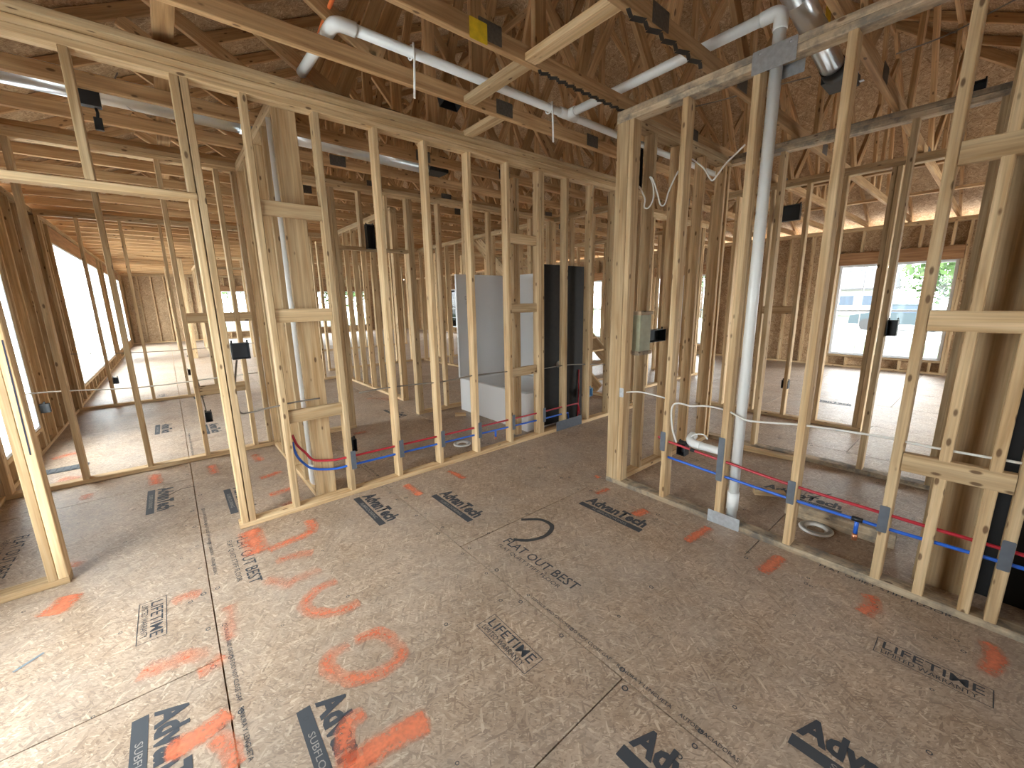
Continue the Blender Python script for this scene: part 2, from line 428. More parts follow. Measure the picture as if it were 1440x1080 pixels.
# short wall from the corner post into the hall
wC = wall_x('wall_hall', 1.796, S4, 2.653, 4.198, [2.90, 3.27, 3.68, 4.08, 4.16], zt=ZB)
wD = wall_y('wall_bath', 4.20, S4, -1.60, 1.885, [1.84, 1.36, 0.955, 0.55, 0.145, -0.26, -0.66, -1.06, -1.46], zt=2.655, plate=WOODG)
wE = wall_y('wall_closet', 5.56, S4, 0.79, 2.60, [0.79, 0.83, 1.20, 1.52, 1.87, 2.25, 2.56], zt=2.655, bottom=[(0.79, 2.60)], tops=(-1.6, 2.60))
box('stud', (5.56, 5.649), (-1.6, -1.562), (S2, 2.655), wE)
for z in (1.25,): box('blocking', (5.565, 5.603), (1.56, 1.868), (z, z + S4), wE)

# walls behind the doorway
wF = wall_x('wall_back', 4.75, S4, XL, 4.90, [-1.15, -0.73, -0.32, 0.10, 0.505, 0.64, 0.86, 1.17, 1.47, 1.51, 2.37, 2.41, 2.80, 3.20, 3.60, 4.0, 4.4, 4.8],
            bottom=[(XL, 1.549), (2.37, 4.90)])
box('door_header', (1.51, 2.41), (4.755, 4.835), (2.04, 2.078), wF)
for x in (1.80, 2.10): box('cripple_stud', (x, x + S2), (4.75, 4.839), (2.079, ZA), wF)
box('blocking', (0.543, 0.64), (4.76, 4.80), (1.30, 1.39), wF); box('blocking', (0.14, 0.503), (4.76, 4.80), (1.30, 1.39), wF)
box('blocking', (0.14, 0.503), (4.76, 4.80), (0.62, 0.71), wF)
wG = wall_y('wall_plumbing', 0.68, S6, 3.116, 4.748, [3.118, 3.47, 3.88, 4.29, 4.70])
wH = wall_x('wall_bedroom', 8.33, S4, XL, 2.55, [-1.15, -0.79, -0.35, 0.09, 0.46, 0.50, 1.35, 1.39, 1.80, 2.20, 2.50], bottom=[(XL, 0.54), (1.35, 2.55)])
box('door_header', (0.54, 1.35), (8.335, 8.41), (2.04, 2.078), wH)
box('cripple_stud', (0.92, 0.958), (8.33, 8.419), (2.079, ZA), wH)
wJ = wall_y('wall_passage', 2.55, S4, 5.60, 8.33, [5.60, 5.64, 6.0, 6.4, 6.8, 7.2, 7.6, 8.0])
wK = wall_y('wall_stair', 4.91, S4, 3.20, 9.40, [3.20, 3.6, 4.0, 4.4, 4.8, 5.2, 5.6, 6.0, 6.4, 6.44, 7.3, 7.34, 7.7, 8.1, 8.5, 8.9, 9.3], bottom=[(3.2, 6.48), (7.3, 9.4)])
wM = wall_x('wall_middle', 9.40, S4, 2.60, 8.2, [2.6, 3.0, 3.4, 3.8, 4.2, 4.6, 5.0, 5.4, 5.8, 6.2, 6.6, 7.0, 7.4, 7.8, 8.16])
wN = wall_x('wall_living', 3.60, S4, 5.10, 7.60, [5.1, 5.14, 5.5, 5.9, 6.3, 6.7, 7.1, 7.5, 7.56])
wP = wall_y('wall_den', 7.60, S4, 3.60, 9.40, [3.69, 4.1, 4.5, 5.4, 5.44, 5.8, 6.2, 6.6, 7.0, 7.4, 7.8, 8.2, 8.6, 9.0], bottom=[(3.6, 4.54), (5.4, 9.4)])
wQ = wall_x('wall_far_room', 13.6, S4, 0.9, 6.5, [0.9, 0.94, 1.75, 1.79, 2.2, 2.6, 3.0, 3.4, 3.8, 4.2, 4.6, 5.0, 5.4, 5.8, 6.2, 6.46], bottom=[(0.9, 0.98), (1.75, 6.5)])
wR = wall_y('wall_far_hall', 0.9, S4, 13.7, 18.5, [14.1, 14.5, 14.9, 15.3, 16.4, 16.8, 17.2, 17.6, 18.0, 18.4], bottom=[(13.7, 15.34), (16.4, 18.5)])
for x, y in ((0.42, 14.6), (0.15, 17.8)):
    w = struct('built_up_post_%d' % (1 if y < 16 else 2), (x, y, 0))  # built-up post of three plies
    for k in range(3): box('post_ply', (x + k * S2, x + (k + 1) * S2 - .001), (y, y + S6 + .05), (0, 2.74), w)

# ------------------------------------------------------------------ outside walls, windows
WIN = {'n': 0}
def window(xc, sgn, ya, yb, za, zb, units, split=True):
    """vinyl window in an outside wall that runs along Y; sgn = outward direction"""
    WIN['n'] += 1
    w = struct('window_%d' % WIN['n'], (xc, (ya + yb) / 2, za))
    xa, xb = sorted((xc + sgn * (0.05 if split else 0.004), xc + sgn * (0.12 if split else 0.05))); fw = 0.045 if split else 0.03; uw = (yb - ya) / units
    for u in range(units):
        a, b = ya + uw * u, ya + uw * (u + 1)
        box('frame_jamb', (xa, xb), (a, a + fw), (za, zb), w, VINYL); box('frame_jamb', (xa, xb), (b - fw, b), (za, zb), w, VINYL)
        box('frame_sill', (xa, xb), (a + fw, b - fw), (za, za + fw), w, VINYL); box('frame_head', (xa, xb), (a + fw, b - fw), (zb - fw, zb), w, VINYL)
        zm = (za + zb) / 2
        if split:
            box('meeting_rail', (xa + .01, xb - .01), (a + fw, b - fw), (zm - .02, zm + .02), w, VINYL)
            cells = [(za + fw, zm - .02), (zm + .02, zb - fw)]
        else: cells = [(za + fw, zb - fw)]
        for c0, c1 in cells:
            panel('pane', ((xa + xb) / 2 - .003, (xa + xb) / 2 + .003), (a + fw, b - fw), (c0, c1), w, GLASS if split else FILM)
            if split:
                box('muntin', (xa + .025, xb - .025), ((a + b) / 2 - .006, (a + b) / 2 + .006), (c0, c1), w, VINYL)
                box('muntin', (xa + .0252, xb - .0252), (a + fw, b - fw), ((c0 + c1) / 2 - .006, (c0 + c1) / 2 + .006), w, VINYL)
    portal('portal_%d' % WIN['n'], (xc - sgn * 0.02, (ya + yb) / 2, (za + zb) / 2), (0, math.radians(-90 if sgn < 0 else 90), 0), zb - za, yb - ya)
    return w

def outer_wall(name, x, sgn, wins):
    """2x6 wall along Y, inner face x, outward sgn; wins = (ya, yb, za, zb, units, split)"""
    w = struct(name, (x, Y0, 0)); xa, xb = sorted((x, x + sgn * S6)); xs0, xs1 = sorted((x + sgn * S6, x + sgn * (S6 + .0115)))
    box('bottom_plate', (xa, xb), (Y0, Y1), (0, S2), w)
    box('top_plate', (xa, xb), (Y0, Y1), (ZA, ZA + S2), w); box('top_plate', (xa, xb), (Y0, Y1), (ZA + S2, ZA + 2 * S2), w)
    y = Y0
    while y < Y1 - S2:
        hit = [q for q in wins if q[0] - .085 < y + S2 and y < q[1] + .085]
        if not hit: box('stud', (xa, xb), (y, y + S2), (S2, ZA), w)
        else:
            q = hit[0]
            if q[0] < y and y + S2 < q[1]:
                box('cripple_stud', (xa, xb), (y, y + S2), (S2, q[2] - S2 - .003), w)
                if q[3] + .24 < ZA - .03: box('cripple_stud', (xa, xb), (y, y + S2), (q[3] + .24, ZA), w)
        y += 0.4064
    for ya, yb, za, zb, u, sp in wins:
        for a in (ya - .042, yb + .004): box('trimmer', (xa, xb), (a, a + S2), (S2, zb), w)
        for a in (ya - .082, yb + .044): box('king_stud', (xa, xb), (a, a + S2), (S2, ZA), w)
        box('window_sill', (xa, xb), (ya - .002, yb + .002), (za - S2 - .002, za - .002), w)
        h = min(0.235, ZA - zb)
        box('window_header', (xa + .005, xb - .005), (ya - .04, yb + .04), (zb + .002, zb + h), w, LVL)
        window(x, sgn, ya, yb, za, zb, u, sp)
    # sheathing sheets between and around the windows
    cuts = [Y0 - .15]
    for q in wins: cuts += [q[0], q[1]]
    cuts.append(Y1 + .15)
    def sheets(a, b, z0, z1):
        n = max(1, round((b - a) / 1.22)); d = (b - a) / n
        for k in range(n):
            if z1 - z0 > 1.3:
                zm = z0 + 1.22
                panel('sheathing_panel', (xs0, xs1), (a + d * k, a + d * (k + 1)), (z0, zm), w); panel('sheathing_panel', (xs0, xs1), (a + d * k, a + d * (k + 1)), (zm, z1), w)
            else: panel('sheathing_panel', (xs0, xs1), (a + d * k, a + d * (k + 1)), (z0, z1), w)
    for k in range(0, len(cuts), 2): sheets(cuts[k], cuts[k + 1], -0.2, 2.74)
    for q in wins: sheets(q[0], q[1], -0.2, q[2]); sheets(q[0], q[1], q[3], 2.74)
    return w

outer_wall('wall_left', XL, -1, [(1.3, 2.75, 0.25, 2.15, 2, False), (4.95, 6.20, 0.25, 2.30, 1, False), (9.25, 14.60, 0.25, 2.42, 4, False), (16.0, 20.8, 0.25, 2.42, 4, False)])  # the last group is added to brighten the far rooms
outer_wall('wall_street', XR, 1, [(-1.9, -0.5, 0.25, 2.04, 2, True), (0.575, 2.23, 0.25, 2.04, 2, True), (4.70, 6.35, 0.25, 2.04, 2, True), (8.2, 11.5, 0.25, 2.04, 4, True), (14.0, 17.3, 0.25, 2.04, 4, True)])  # the last group here is likewise added for more light

# end walls (along X), with gables
RID_X = (XL - S6 + XR + S6) / 2; PITCHR = 0.5
def roof_z(x): return 2.80 + PITCHR * (min(x - (XL - S6), (XR + S6) - x))
def end_wall(name, y, sgn, wins):
    w = struct(name, (XL, y, 0)); ya, yb = sorted((y, y + sgn * S6)); ys0, ys1 = sorted((y + sgn * S6, y + sgn * (S6 + .0115)))
    box('bottom_plate', (XL, XR), (ya, yb), (0, S2), w)
    box('top_plate', (XL, XR), (ya, yb), (ZA, ZA + S2), w); box('top_plate', (XL, XR), (ya, yb), (ZA + S2, ZA + 2 * S2), w)
    x = XL + .02
    while x < XR - S2:
        hit = [q for q in wins if q[0] - .05 < x + S2 and x < q[1] + .05]
        if not hit: box('stud', (x, x + S2), (ya, yb), (S2, ZA), w)
        else:
            box('cripple_stud', (x, x + S2), (ya, yb), (S2, hit[0][2] - S2), w)
            if hit[0][3] < 2.3: box('cripple_stud', (x, x + S2), (ya, yb), (hit[0][3] + .235, ZA), w)
        x += 0.4064
    cuts = [XL - .15]
    for q in wins:
        cuts += [q[0], q[1]]
        for a in (q[0] - S2, q[1]): box('king_stud', (a, a + S2), (ya, yb), (S2, ZA), w)
        box('window_sill', (q[0], q[1]), (ya, yb), (q[2] - S2, q[2]), w)
        box('window_header', (q[0] - .04, q[1] + .04), (ya + .005, yb - .005), (q[3], min(ZA, q[3] + .235)), w, LVL)
        WIN['n'] += 1
        g = struct('window_%d' % WIN['n'], ((q[0] + q[1]) / 2, y, q[2])); yc = y + sgn * .08; fw = .045
        for a in (q[0], (q[0] + q[1]) / 2 - fw / 2, q[1] - fw): box('frame_jamb', (a, a + fw), (yc - .03, yc + .03), (q[2], q[3]), g, VINYL)
        for z in (q[2], q[3] - fw): box('frame_sill', (q[0] + fw, q[1] - fw), (yc - .029, yc + .029), (z, z + fw), g, VINYL)
        for a, b in ((q[0] + fw, (q[0] + q[1]) / 2 - fw / 2), ((q[0] + q[1]) / 2 + fw / 2, q[1] - fw)):
            panel('pane', (a, b), (yc - .003, yc + .003), (q[2] + fw, q[3] - fw), g, GLASS)
        portal('portal_%d' % WIN['n'], ((q[0] + q[1]) / 2, y - sgn * .02, (q[2] + q[3]) / 2), (math.radians(90 if sgn < 0 else -90), 0, 0), q[1] - q[0], q[3] - q[2])
    cuts.append(XR + .15)
    def sheets(a, b, z0, z1):
        n = max(1, round((b - a) / 1.22)); d = (b - a) / n
        for k in range(n): panel('sheathing_panel', (a + d * k, a + d * (k + 1)), (ys0, ys1), (z0, z1), w)
    for k in range(0, len(cuts), 2): sheets(cuts[k], cuts[k + 1], -0.2, 2.74)
    for q in wins: sheets(q[0], q[1], -0.2, q[2]); sheets(q[0], q[1], q[3], 2.74)
    if sgn < 0: return w                          # the rear end is hipped
    # gable triangle
    a, b = XL - S6, XR + S6
    vs = [(a, ys0, 2.74), (b, ys0, 2.74), (b, ys0, 2.82), (RID_X, ys0, roof_z(RID_X) + .06), (a, ys0, 2.82)]
    vs += [(v[0], ys1, v[2]) for v in vs]
    o = Vector((RID_X, ys0, 2.74))
    link('gable_panel', mesh_from('gable_panel', [Vector(v) - o for v in vs], [(0, 1, 2, 3, 4), (9, 8, 7, 6, 5)] + [(i, i + 5, (i + 1) % 5 + 5, (i + 1) % 5) for i in range(5)], OSBW), Matrix.Translation(o), w)
    return w
end_wall('wall_far', Y1, 1, [(1.5, 3.0, 0.3, 2.1), (5.5, 8.5, 0.3, 2.1)])
end_wall('wall_rear', Y0, -1, [(0.2, 1.2, 0.9, 2.10), (5.5, 9.0, 0.25, 2.10)])

# ------------------------------------------------------------------ roof: trusses and sheathing, hipped at the rear end
ceiling = struct('ceiling', (RID_X, 0, 2.745))
CB = 2.745; XE, YB, OVH = XL - S6, Y0 - S6, 0.42
XE2 = XR + S6; ang = math.atan(PITCHR); VO = S4 / math.cos(ang)      # vertical depth of a top chord
def hip_z(y): return 2.80 + PITCHR * (y - YB)
def bx(u): return XE + u * (XE2 - XE)
WEBS = [(.20, .11), (.20, .26), (.375, .26), (.375, .5), (.26, .26), (.5, .5), (.80, .89), (.80, .74), (.625, .74), (.625, .5), (.74, .74), (.29, .33), (.71, .67)]
k = -5
while 1.30 + .6096 * k < Y1 - 0.05:
    y = 1.30 + .6096 * k; k += 1
    t = stick('bottom_chord', (XE, y, CB + S4 / 2), (XE2, y, CB + S4 / 2), S2, S4, (0, 1, 0), ceiling, WOODT)
    zr = min(roof_z(RID_X), hip_z(y) - .01); xi = XE + (zr - 2.80) / PITCHR          # apex, or end of the flat top
    up = Vector((0, 0, VO / 2))
    for sgn in (-1, 1):
        e = Vector((RID_X + sgn * (RID_X - XE + OVH), y, 2.80 - PITCHR * OVH)) + up
        stick('top_chord', e, Vector((RID_X + sgn * (RID_X - xi), y, zr)) + up, S2, S4, (0, 1, 0), t, WOODT)
    if xi < RID_X - .1:
        stick('top_chord', (xi, y, zr - S4 / 2), (2 * RID_X - xi, y, zr - S4 / 2), S2, S4, (0, 1, 0), t, WOODT)
    for ub, ut in WEBS:
        p = Vector((bx(ub), y, CB + S4 - .01)); q = Vector((bx(ut), y, min(roof_z(bx(ut)), zr - .03)))
        if q.z - p.z > .3: stick('web', p, q, S2 - .002, S4, (0, 1, 0), t, WOODT)
    if y < 6:
        for ub in ((.279, .361, .52) if k % 2 else (.23, .41, .60)):
            x = bx(ub)
            panel('gusset_plate', (x - .075, x + .075), (y - .0205, y - .019), (CB + .012, CB + .105), t, GUSS)
# jack rafters of the hip, running up from the rear wall
x = XE + .35
while x < XE2 - .3:
    run_ = min(x - XE, XE2 - x)
    stick('jack_rafter', Vector((x, YB - OVH, 2.80 - PITCHR * OVH + VO / 2)), Vector((x, YB + run_, 2.80 + PITCHR * run_ + VO / 2)), S2, S4 - .004, (1, 0, 0), ceiling, WOODT)
    x += .6096
for sgn in (-1, 1):
    stick('hip_rafter', (RID_X + sgn * (RID_X - XE + OVH), YB - OVH, 2.80 - PITCHR * OVH + .02), (RID_X, YB + RID_X - XE, roof_z(RID_X) + .02), S2, .12, (sgn, 1, 0), ceiling, WOODT)
# sheathing sheets, cut along the hips
def clip(poly, a, b, c):
    out = []
    for i in range(len(poly)):
        p, q = poly[i], poly[(i + 1) % len(poly)]
        dp, dq = a * p[0] + b * p[1] - c, a * q[0] + b * q[1] - c
        if dp <= 0: out.append(p)
        if (dp < 0 < dq) or (dq < 0 < dp):
            f = dp / (dp - dq); out.append((p[0] + (q[0] - p[0]) * f, p[1] + (q[1] - p[1]) * f))
    return out
def roof_sheet(poly, plane, nrm, hint):
    ar = abs(sum(poly[i][0] * poly[(i + 1) % len(poly)][1] - poly[(i + 1) % len(poly)][0] * poly[i][1] for i in range(len(poly)))) / 2 if len(poly) > 2 else 0
    if ar < .003: return
    P = [Vector((a, b, plane(a, b) + VO + .004)) for a, b in poly]
    c = sum(P, Vector()) / len(P); M = frame(c, nrm, hint); Mi = M.inverted(); n_ = len(P)
    vs = [Mi @ p for p in P]; vs += [v_ + Vector((0, 0, .012)) for v_ in vs]
    fs = [tuple(range(n_ - 1, -1, -1)), tuple(range(n_, 2 * n_))] + [(i, (i + 1) % n_, (i + 1) % n_ + n_, i + n_) for i in range(n_)]
    link('roof_panel', mesh_from('roof_panel', vs, fs, OSBW), M, ceiling)
RW, CL = 1.22 * math.cos(ang), 2.44
for sgn in (-1, 1):
    nrm = Vector((sgn * math.sin(ang), 0, math.cos(ang)))
    pl = (lambda a, b: 2.80 + PITCHR * (a - XE)) if sgn < 0 else (lambda a, b: 2.80 + PITCHR * (XE2 - a))
    r_ = 0
    while RW * r_ < RID_X - XE + OVH:
        d0, d1 = RW * r_, min(RW * (r_ + 1), RID_X - XE + OVH)
        a0, a1 = (XE - OVH + d0, XE - OVH + d1) if sgn < 0 else (XE2 + OVH - d1, XE2 + OVH - d0)
        y = YB - OVH - (1.22 if r_ % 2 else 0); r_ += 1
        while y < Y1 + .15:
            q = [(a0, y), (a1, y), (a1, min(y + CL, Y1 + .16)), (a0, min(y + CL, Y1 + .16))]; y += CL
            q = clip(q, 1, -1, XE - YB) if sgn < 0 else clip(q, -1, -1, -XE2 - YB)
            roof_sheet(q, pl, nrm, (0, 1, 0))
r_ = 0; nrm = Vector((0, -math.sin(ang), math.cos(ang)))
while RW * r_ < RID_X - XE + OVH:
    y0_, y1_ = YB - OVH + RW * r_, YB - OVH + RW * (r_ + 1); x = XE - OVH - (1.22 if r_ % 2 else 0); r_ += 1
    while x < XE2 + OVH:
        q = [(x, y0_), (x + CL, y0_), (x + CL, y1_), (x, y1_)]; x += CL
        q = clip(clip(q, -1, 1, YB - XE), 1, 1, XE2 + YB)
        roof_sheet(q, lambda a, b: hip_z(b), nrm, (1, 0, 0))
# lateral boards on the chords, and short blocks between chords
for x in (6.6, 8.4, 0.15):
    box('lateral_brace', (x, x + S4), (Y0 + .1, Y1 - .1), (CB + S4 + .001, CB + S4 + S2), ceiling, WOODT)
for ya, yb, x in ((1.930, 2.499, 1.715), (1.320, 1.890, 1.715), (2.54, 3.108, 2.02)):
    box('chord_block', (x, x + S4), (ya, yb), (2.752, 2.790), ceiling, WOOD)
box('ridge_brace', (RID_X - .3, RID_X - .262), (3.2, Y1 - .1), (5.35, 5.44), ceiling, WOODT)

# ------------------------------------------------------------------ print and paint on the floor
def text_mesh(body, size, mat, bold=0.0):
    cu = bpy.data.curves.new('print', 'FONT'); cu.body = body; cu.size = size; cu.offset = bold
    cu.resolution_u = 2
    ob = bpy.data.objects.new('print', cu); COL.objects.link(ob)
    dg = bpy.context.evaluated_depsgraph_get(); me = bpy.data.meshes.new_from_object(ob.evaluated_get(dg))
    bpy.data.objects.remove(ob); bpy.data.curves.remove(cu)
    me.materials.clear(); me.materials.append(mat)
    return me
_txt = {}
def floor_text(name, body, x, y, length, height, mat=INK, z=0.0012, bold=0.0):
    """print that reads towards -Y with its top towards +X; (x, y) is the start of its baseline"""
    key = (body, mat.name, round(length, 3), round(height, 3), bold)
    if key not in _txt:
        me = text_mesh(body, 1.0, mat, bold)
        xs = [v.co.x for v in me.vertices]; ys = [v.co.y for v in me.vertices]
        sx = length / (max(xs) - min(xs)); sy = height / (max(ys) - min(ys)); x0, y0 = min(xs), min(ys)
        for v in me.vertices: v.co = ((v.co.x - x0) * sx, (v.co.y - y0) * sy, 0)
        _txt[key] = me
    return link(name, _txt[key], Matrix.Translation((x, y, z)) @ Matrix.Rotation(math.radians(-90), 4, 'Z'), floor)
def flat_quad(name, x0, x1, y0, y1, z, mat):
    me = mesh_from(name, [(0, 0, 0), (x1 - x0, 0, 0), (x1 - x0, y1 - y0, 0), (0, y1 - y0, 0)], [(0, 1, 2, 3)], mat)
    return link(name, me, Matrix.Translation((x0, y0, z)), floor)

def logo(x, y, L=0.50):
    """brand stamp: word over a solid bar with knocked-out small print"""
    floor_text('printed_logo', 'AdvanTech', x + .060, y - .006, L - .02, .100, INK, bold=.045)
    flat_quad('printed_bar', x, x + .046, y - L, y, .0010, INKBAR)
    floor_text('printed_word', 'SUBFLOORING', x + .012, y - L * .22, L * .56, .022, INKL, z=.0016)
for x, y in ((2.095, 1.775), (0.885, 2.955), (1.35, 2.60), (0.155, 1.435), (-0.315, 4.205), (0.15, 3.81), (-0.30, 1.785), (0.915, 0.60), (1.375, 0.25),
             (-0.30, 6.6), (0.15, 6.2), (0.15, 8.6), (2.1, 5.3), (3.3, 1.0), (3.3, 3.9), (6.8, 1.6), (2.10, -0.7)): logo(x, y)
def lifetime(x, y, L=0.328, H=0.106):
    t = .0028
    for a, b, c, d in ((x, x + t, y - L, y), (x + H - t, x + H, y - L, y), (x + t, x + H - t, y - t, y), (x + t, x + H - t, y - L, y - L + t)): flat_quad('printed_border', a, b, c, d, .0010, INK)
    floor_text('printed_word', 'LIFETIME', x + .046, y - .022, L - .044, .046, INK, bold=.004)
    floor_text('printed_word', 'LIMITED WARRANTY', x + .012, y - .022, L - .06, .024, INK)
for x, y in ((0.882, 1.336), (-0.308, 2.548), (2.052, 0.140), (0.90, 5.9), (-0.30, 9.0)): lifetime(x, y)
def flat_best(x, y):
    floor_text('printed_word', 'FLAT OUT BEST', x, y, .575, .062, INK, bold=.006)
    floor_text('printed_word', 'FLAT QUIET STIFF FLOOR', x - .052, y - .01, .50, .030, INK)
for x, y in ((1.385, 1.77), (0.135, 2.93), (2.588, 0.45), (-0.95, 3.9)): flat_best(x, y)
def seam_print(x, y):
    floor_text('printed_line', 'TONGUE AND GROOVE DO NOT CLOSE GAP.', x, y, .48, .016, INK, bold=.004)
    floor_text('printed_line', 'RANURA Y LENGUETA', x, y - .507, .235, .016, INK, bold=.004)
    floor_text('printed_line', 'AUTOESPACIADORAS', x, y - .77, .20, .016, INK, bold=.004)
for x, y in ((1.187, 1.301), (-0.002, 3.55), (-0.002, 2.10), (-0.002, 5.9), (1.187, 4.2)): seam_print(x, y)


def stroke(pts, width, soft=1.0, name='paint_mark', z=.0018, mat=None, world=False, cover=1.0):
    """sprayed stroke along floor points given as pixels of the photograph"""
    P = [p if world else onz(p[0], p[1]) for p in pts]
    if len(P) == 2: P = [P[0] - (P[1] - P[0]) * .15, (P[0] + P[1]) / 2, P[1] + (P[1] - P[0]) * .15]
    P = spline(P, 6)
    vs, fs, cov = [], [], []; prof = [(-1, -.35), (-.62, .55), (0, .9), (.62, .55), (1, -.35)]
    for i, p in enumerate(P):
        t = (P[min(i + 1, len(P) - 1)] - P[max(i - 1, 0)]); t.z = 0; t.normalize(); s = Vector((-t.y, t.x, 0))
        w = width * (0.9 + .2 * random.random()) / 2
        for a, c in prof:
            vs.append(Vector((p.x, p.y, z)) + s * (a * w)); cov.append((c if 0 < i < len(P) - 1 else c - .8) * soft + (cover - 1))
    for i in range(len(P) - 1):
        for k_ in range(4): fs.append((i * 5 + k_, i * 5 + k_ + 1, (i + 1) * 5 + k_ + 1, (i + 1) * 5 + k_))
    o0 = Vector((P[0].x, P[0].y, z)); me = mesh_from(name, [v - o0 for v in vs], fs, mat or SPRAY)
    at = me.attributes.new('cover', 'FLOAT', 'POINT'); at.data.foreach_set('value', cov)
    return link(name, me, Matrix.Translation(o0), floor)
for pts, w, c in [
    ([(66, 868), (85, 852), (103, 835)], .085, 1.2), ([(100, 797), (112, 790)], .07, .9),
    ([(352, 748), (362, 775)], .10, 1.1), ([(433, 730), (440, 742), (430, 752), (398, 765), (375, 775)], .06, 1.0),
    ([(445, 777), (410, 783), (385, 790)], .075, .7), ([(456, 798), (420, 815), (398, 822), (370, 812)], .075, .6),
    ([(478, 815), (445, 830), (428, 850), (440, 862), (475, 860), (510, 845)], .055, .85),
    ([(495, 905), (530, 890), (558, 905), (562, 925), (530, 948), (490, 955), (462, 940), (468, 920), (495, 905)], .055, .85),
    ([(605, 1010), (560, 1035), (520, 1060), (480, 1085)], .065, 1.25), ([(515, 1000), (490, 1020), (485, 1050), (490, 1080)], .055, 1.0),
    ([(325, 1000), (295, 1025), (262, 1045), (230, 1062)], .06, 1.2), ([(300, 1035), (322, 1050), (330, 1085)], .055, .9),
    ([(300, 920), (262, 925), (225, 938), (195, 945)], .08, .75), ([(318, 920), (300, 935), (275, 948)], .07, .8), ([(285, 835), (260, 840), (240, 850)], .07, .7), ([(318, 850), (325, 875), (320, 905)], .07, .55),
    ([(572, 683), (590, 695)], .055, 1.1), ([(632, 663), (652, 672)], .05, 1.0), ([(855, 688), (840, 694)], .045, 1.0), ([(908, 718), (893, 724)], .06, 1.1), ([(837, 669), (842, 672)], .045, .9),
    ([(995, 743), (968, 760)], .05, 1.1), ([(1097, 785), (1073, 803)], .055, 1.1), ([(1220, 835), (1228, 850), (1212, 865)], .055, 1.1), ([(1385, 900), (1400, 925), (1385, 950)], .05, 1.1),
    ([(217, 668), (220, 680)], .07, 1.0), ([(297, 655), (302, 665)], .06, 1.0), ([(125, 695), (118, 703)], .07, .8), ([(85, 675), (110, 672)], .11, .8), ([(75, 645), (115, 635)], .13, .8),
    ([(368, 672), (395, 664)], .08, .9), ([(382, 696), (412, 686)], .08, .9), ([(358, 640), (366, 648)], .07, .9), ([(400, 712), (412, 706)], .07, .9),
    ([(498, 610), (515, 607)], .10, .8), ([(520, 560), (560, 562)], .14, .7), ([(600, 655), (612, 652)], .08, .8), ([(1190, 715), (1260, 690)], .12, .35), ([(990, 640), (1015, 648)], .10, .5),
    ([(430, 612), (440, 620)], .10, .8), ([(1120, 592), (1140, 596)], .12, .5)]:
    stroke(pts, w * 1.8, 1.0, cover=c * .93)
DARKP = plain('black_floor_marker', (0.05, 0.05, 0.05), .7)
stroke([(733, 731), (760, 731), (776, 740), (768, 753), (745, 760), (722, 759)], .028, name='marker_line', mat=DARKP)
BLUEP = plain('blue_chalk_smear', (0.17, 0.21, 0.24), .8)
stroke([(18, 946), (40, 932), (62, 918)], .012, name='chalk_smear', mat=BLUEP)
CRACK = plain('seam_dark_line', (0.06, 0.04, 0.03), .9)
for pts in ([(235, 698), (255, 688), (275, 684)], [(1090, 690), (1130, 700), (1170, 695)]): stroke(pts, .010, name='scuff_line', mat=CRACK)

# rings where the fasteners were driven (too many and too small to pick apart)
vs, fs = [], []
def ring(x, y, r=.012):
    b = len(vs); n_ = 10
    for rr in (r, r * .62):
        for q in range(n_): vs.append((x + rr * math.cos(6.2832 * q / n_), y + rr * math.sin(6.2832 * q / n_), .0011))
    for q in range(n_): fs.append((b + q, b + (q + 1) % n_, b + n_ + (q + 1) % n_, b + n_ + q))
for sx_ in xs:
    yy = -1.5
    while yy < 9:
        for dx in (-.03, .03): ring(sx_ + dx, yy + random.uniform(-.03, .03), random.uniform(.008, .013))
        yy += .28
for yy in [0.44 + .4877 * j for j in range(-5, 16)]:
    xx = -1.0
    while xx < 4.2:
        if random.random() < .8: ring(xx + random.uniform(-.04, .04), yy + random.uniform(-.03, .03), random.uniform(.006, .011))
        xx += .30
nm = link('fastener_marks', mesh_from('fastener_marks', vs, fs, INK), Matrix.Identity(4), floor); nm['kind'] = 'stuff'

pa, pb = ony(3, 478, YA - .0015), ony(43, 640, YA - .0015)
CHALK = plain('blue_chalk', (0.02, 0.02, 0.04), .8)
link('chalk_line', mesh_from('chalk_line', [(-.003, 0, 0), (.003, 0, 0), (pb.x - pa.x + .003, 0, pb.z - pa.z), (pb.x - pa.x - .003, 0, pb.z - pa.z)], [(3, 2, 1, 0)], CHALK), Matrix.Translation(pa), wA)
# lumber stamps and marker strokes on the chords
def zig(y, x0, x1, n_, z):
    P = []
    for i in range(n_ + 1):
        x = x0 + (x1 - x0) * i / n_; P.append(Vector((x, y + (.014 if i % 2 else -.014), z)))
    o0 = P[0]; v_, f_ = [], []
    for i in range(len(P) - 1):
        a, b = P[i], P[i + 1]; t = (b - a).normalized(); s = Vector((-t.y, t.x, 0)) * (.010 + .010 * (i % 2))
        q = len(v_); v_ += [a - s - o0, a + s - o0, b + s - o0, b - s - o0]; f_.append((q + 3, q + 2, q + 1, q))
    return link('marker_scribble', mesh_from('marker_scribble', v_, f_, MARK), Matrix.Translation(o0), ceiling)
zig(1.910, 1.83, 2.65, 22, CB - .0006); zig(1.300, 1.80, 2.56, 11, CB - .0006)

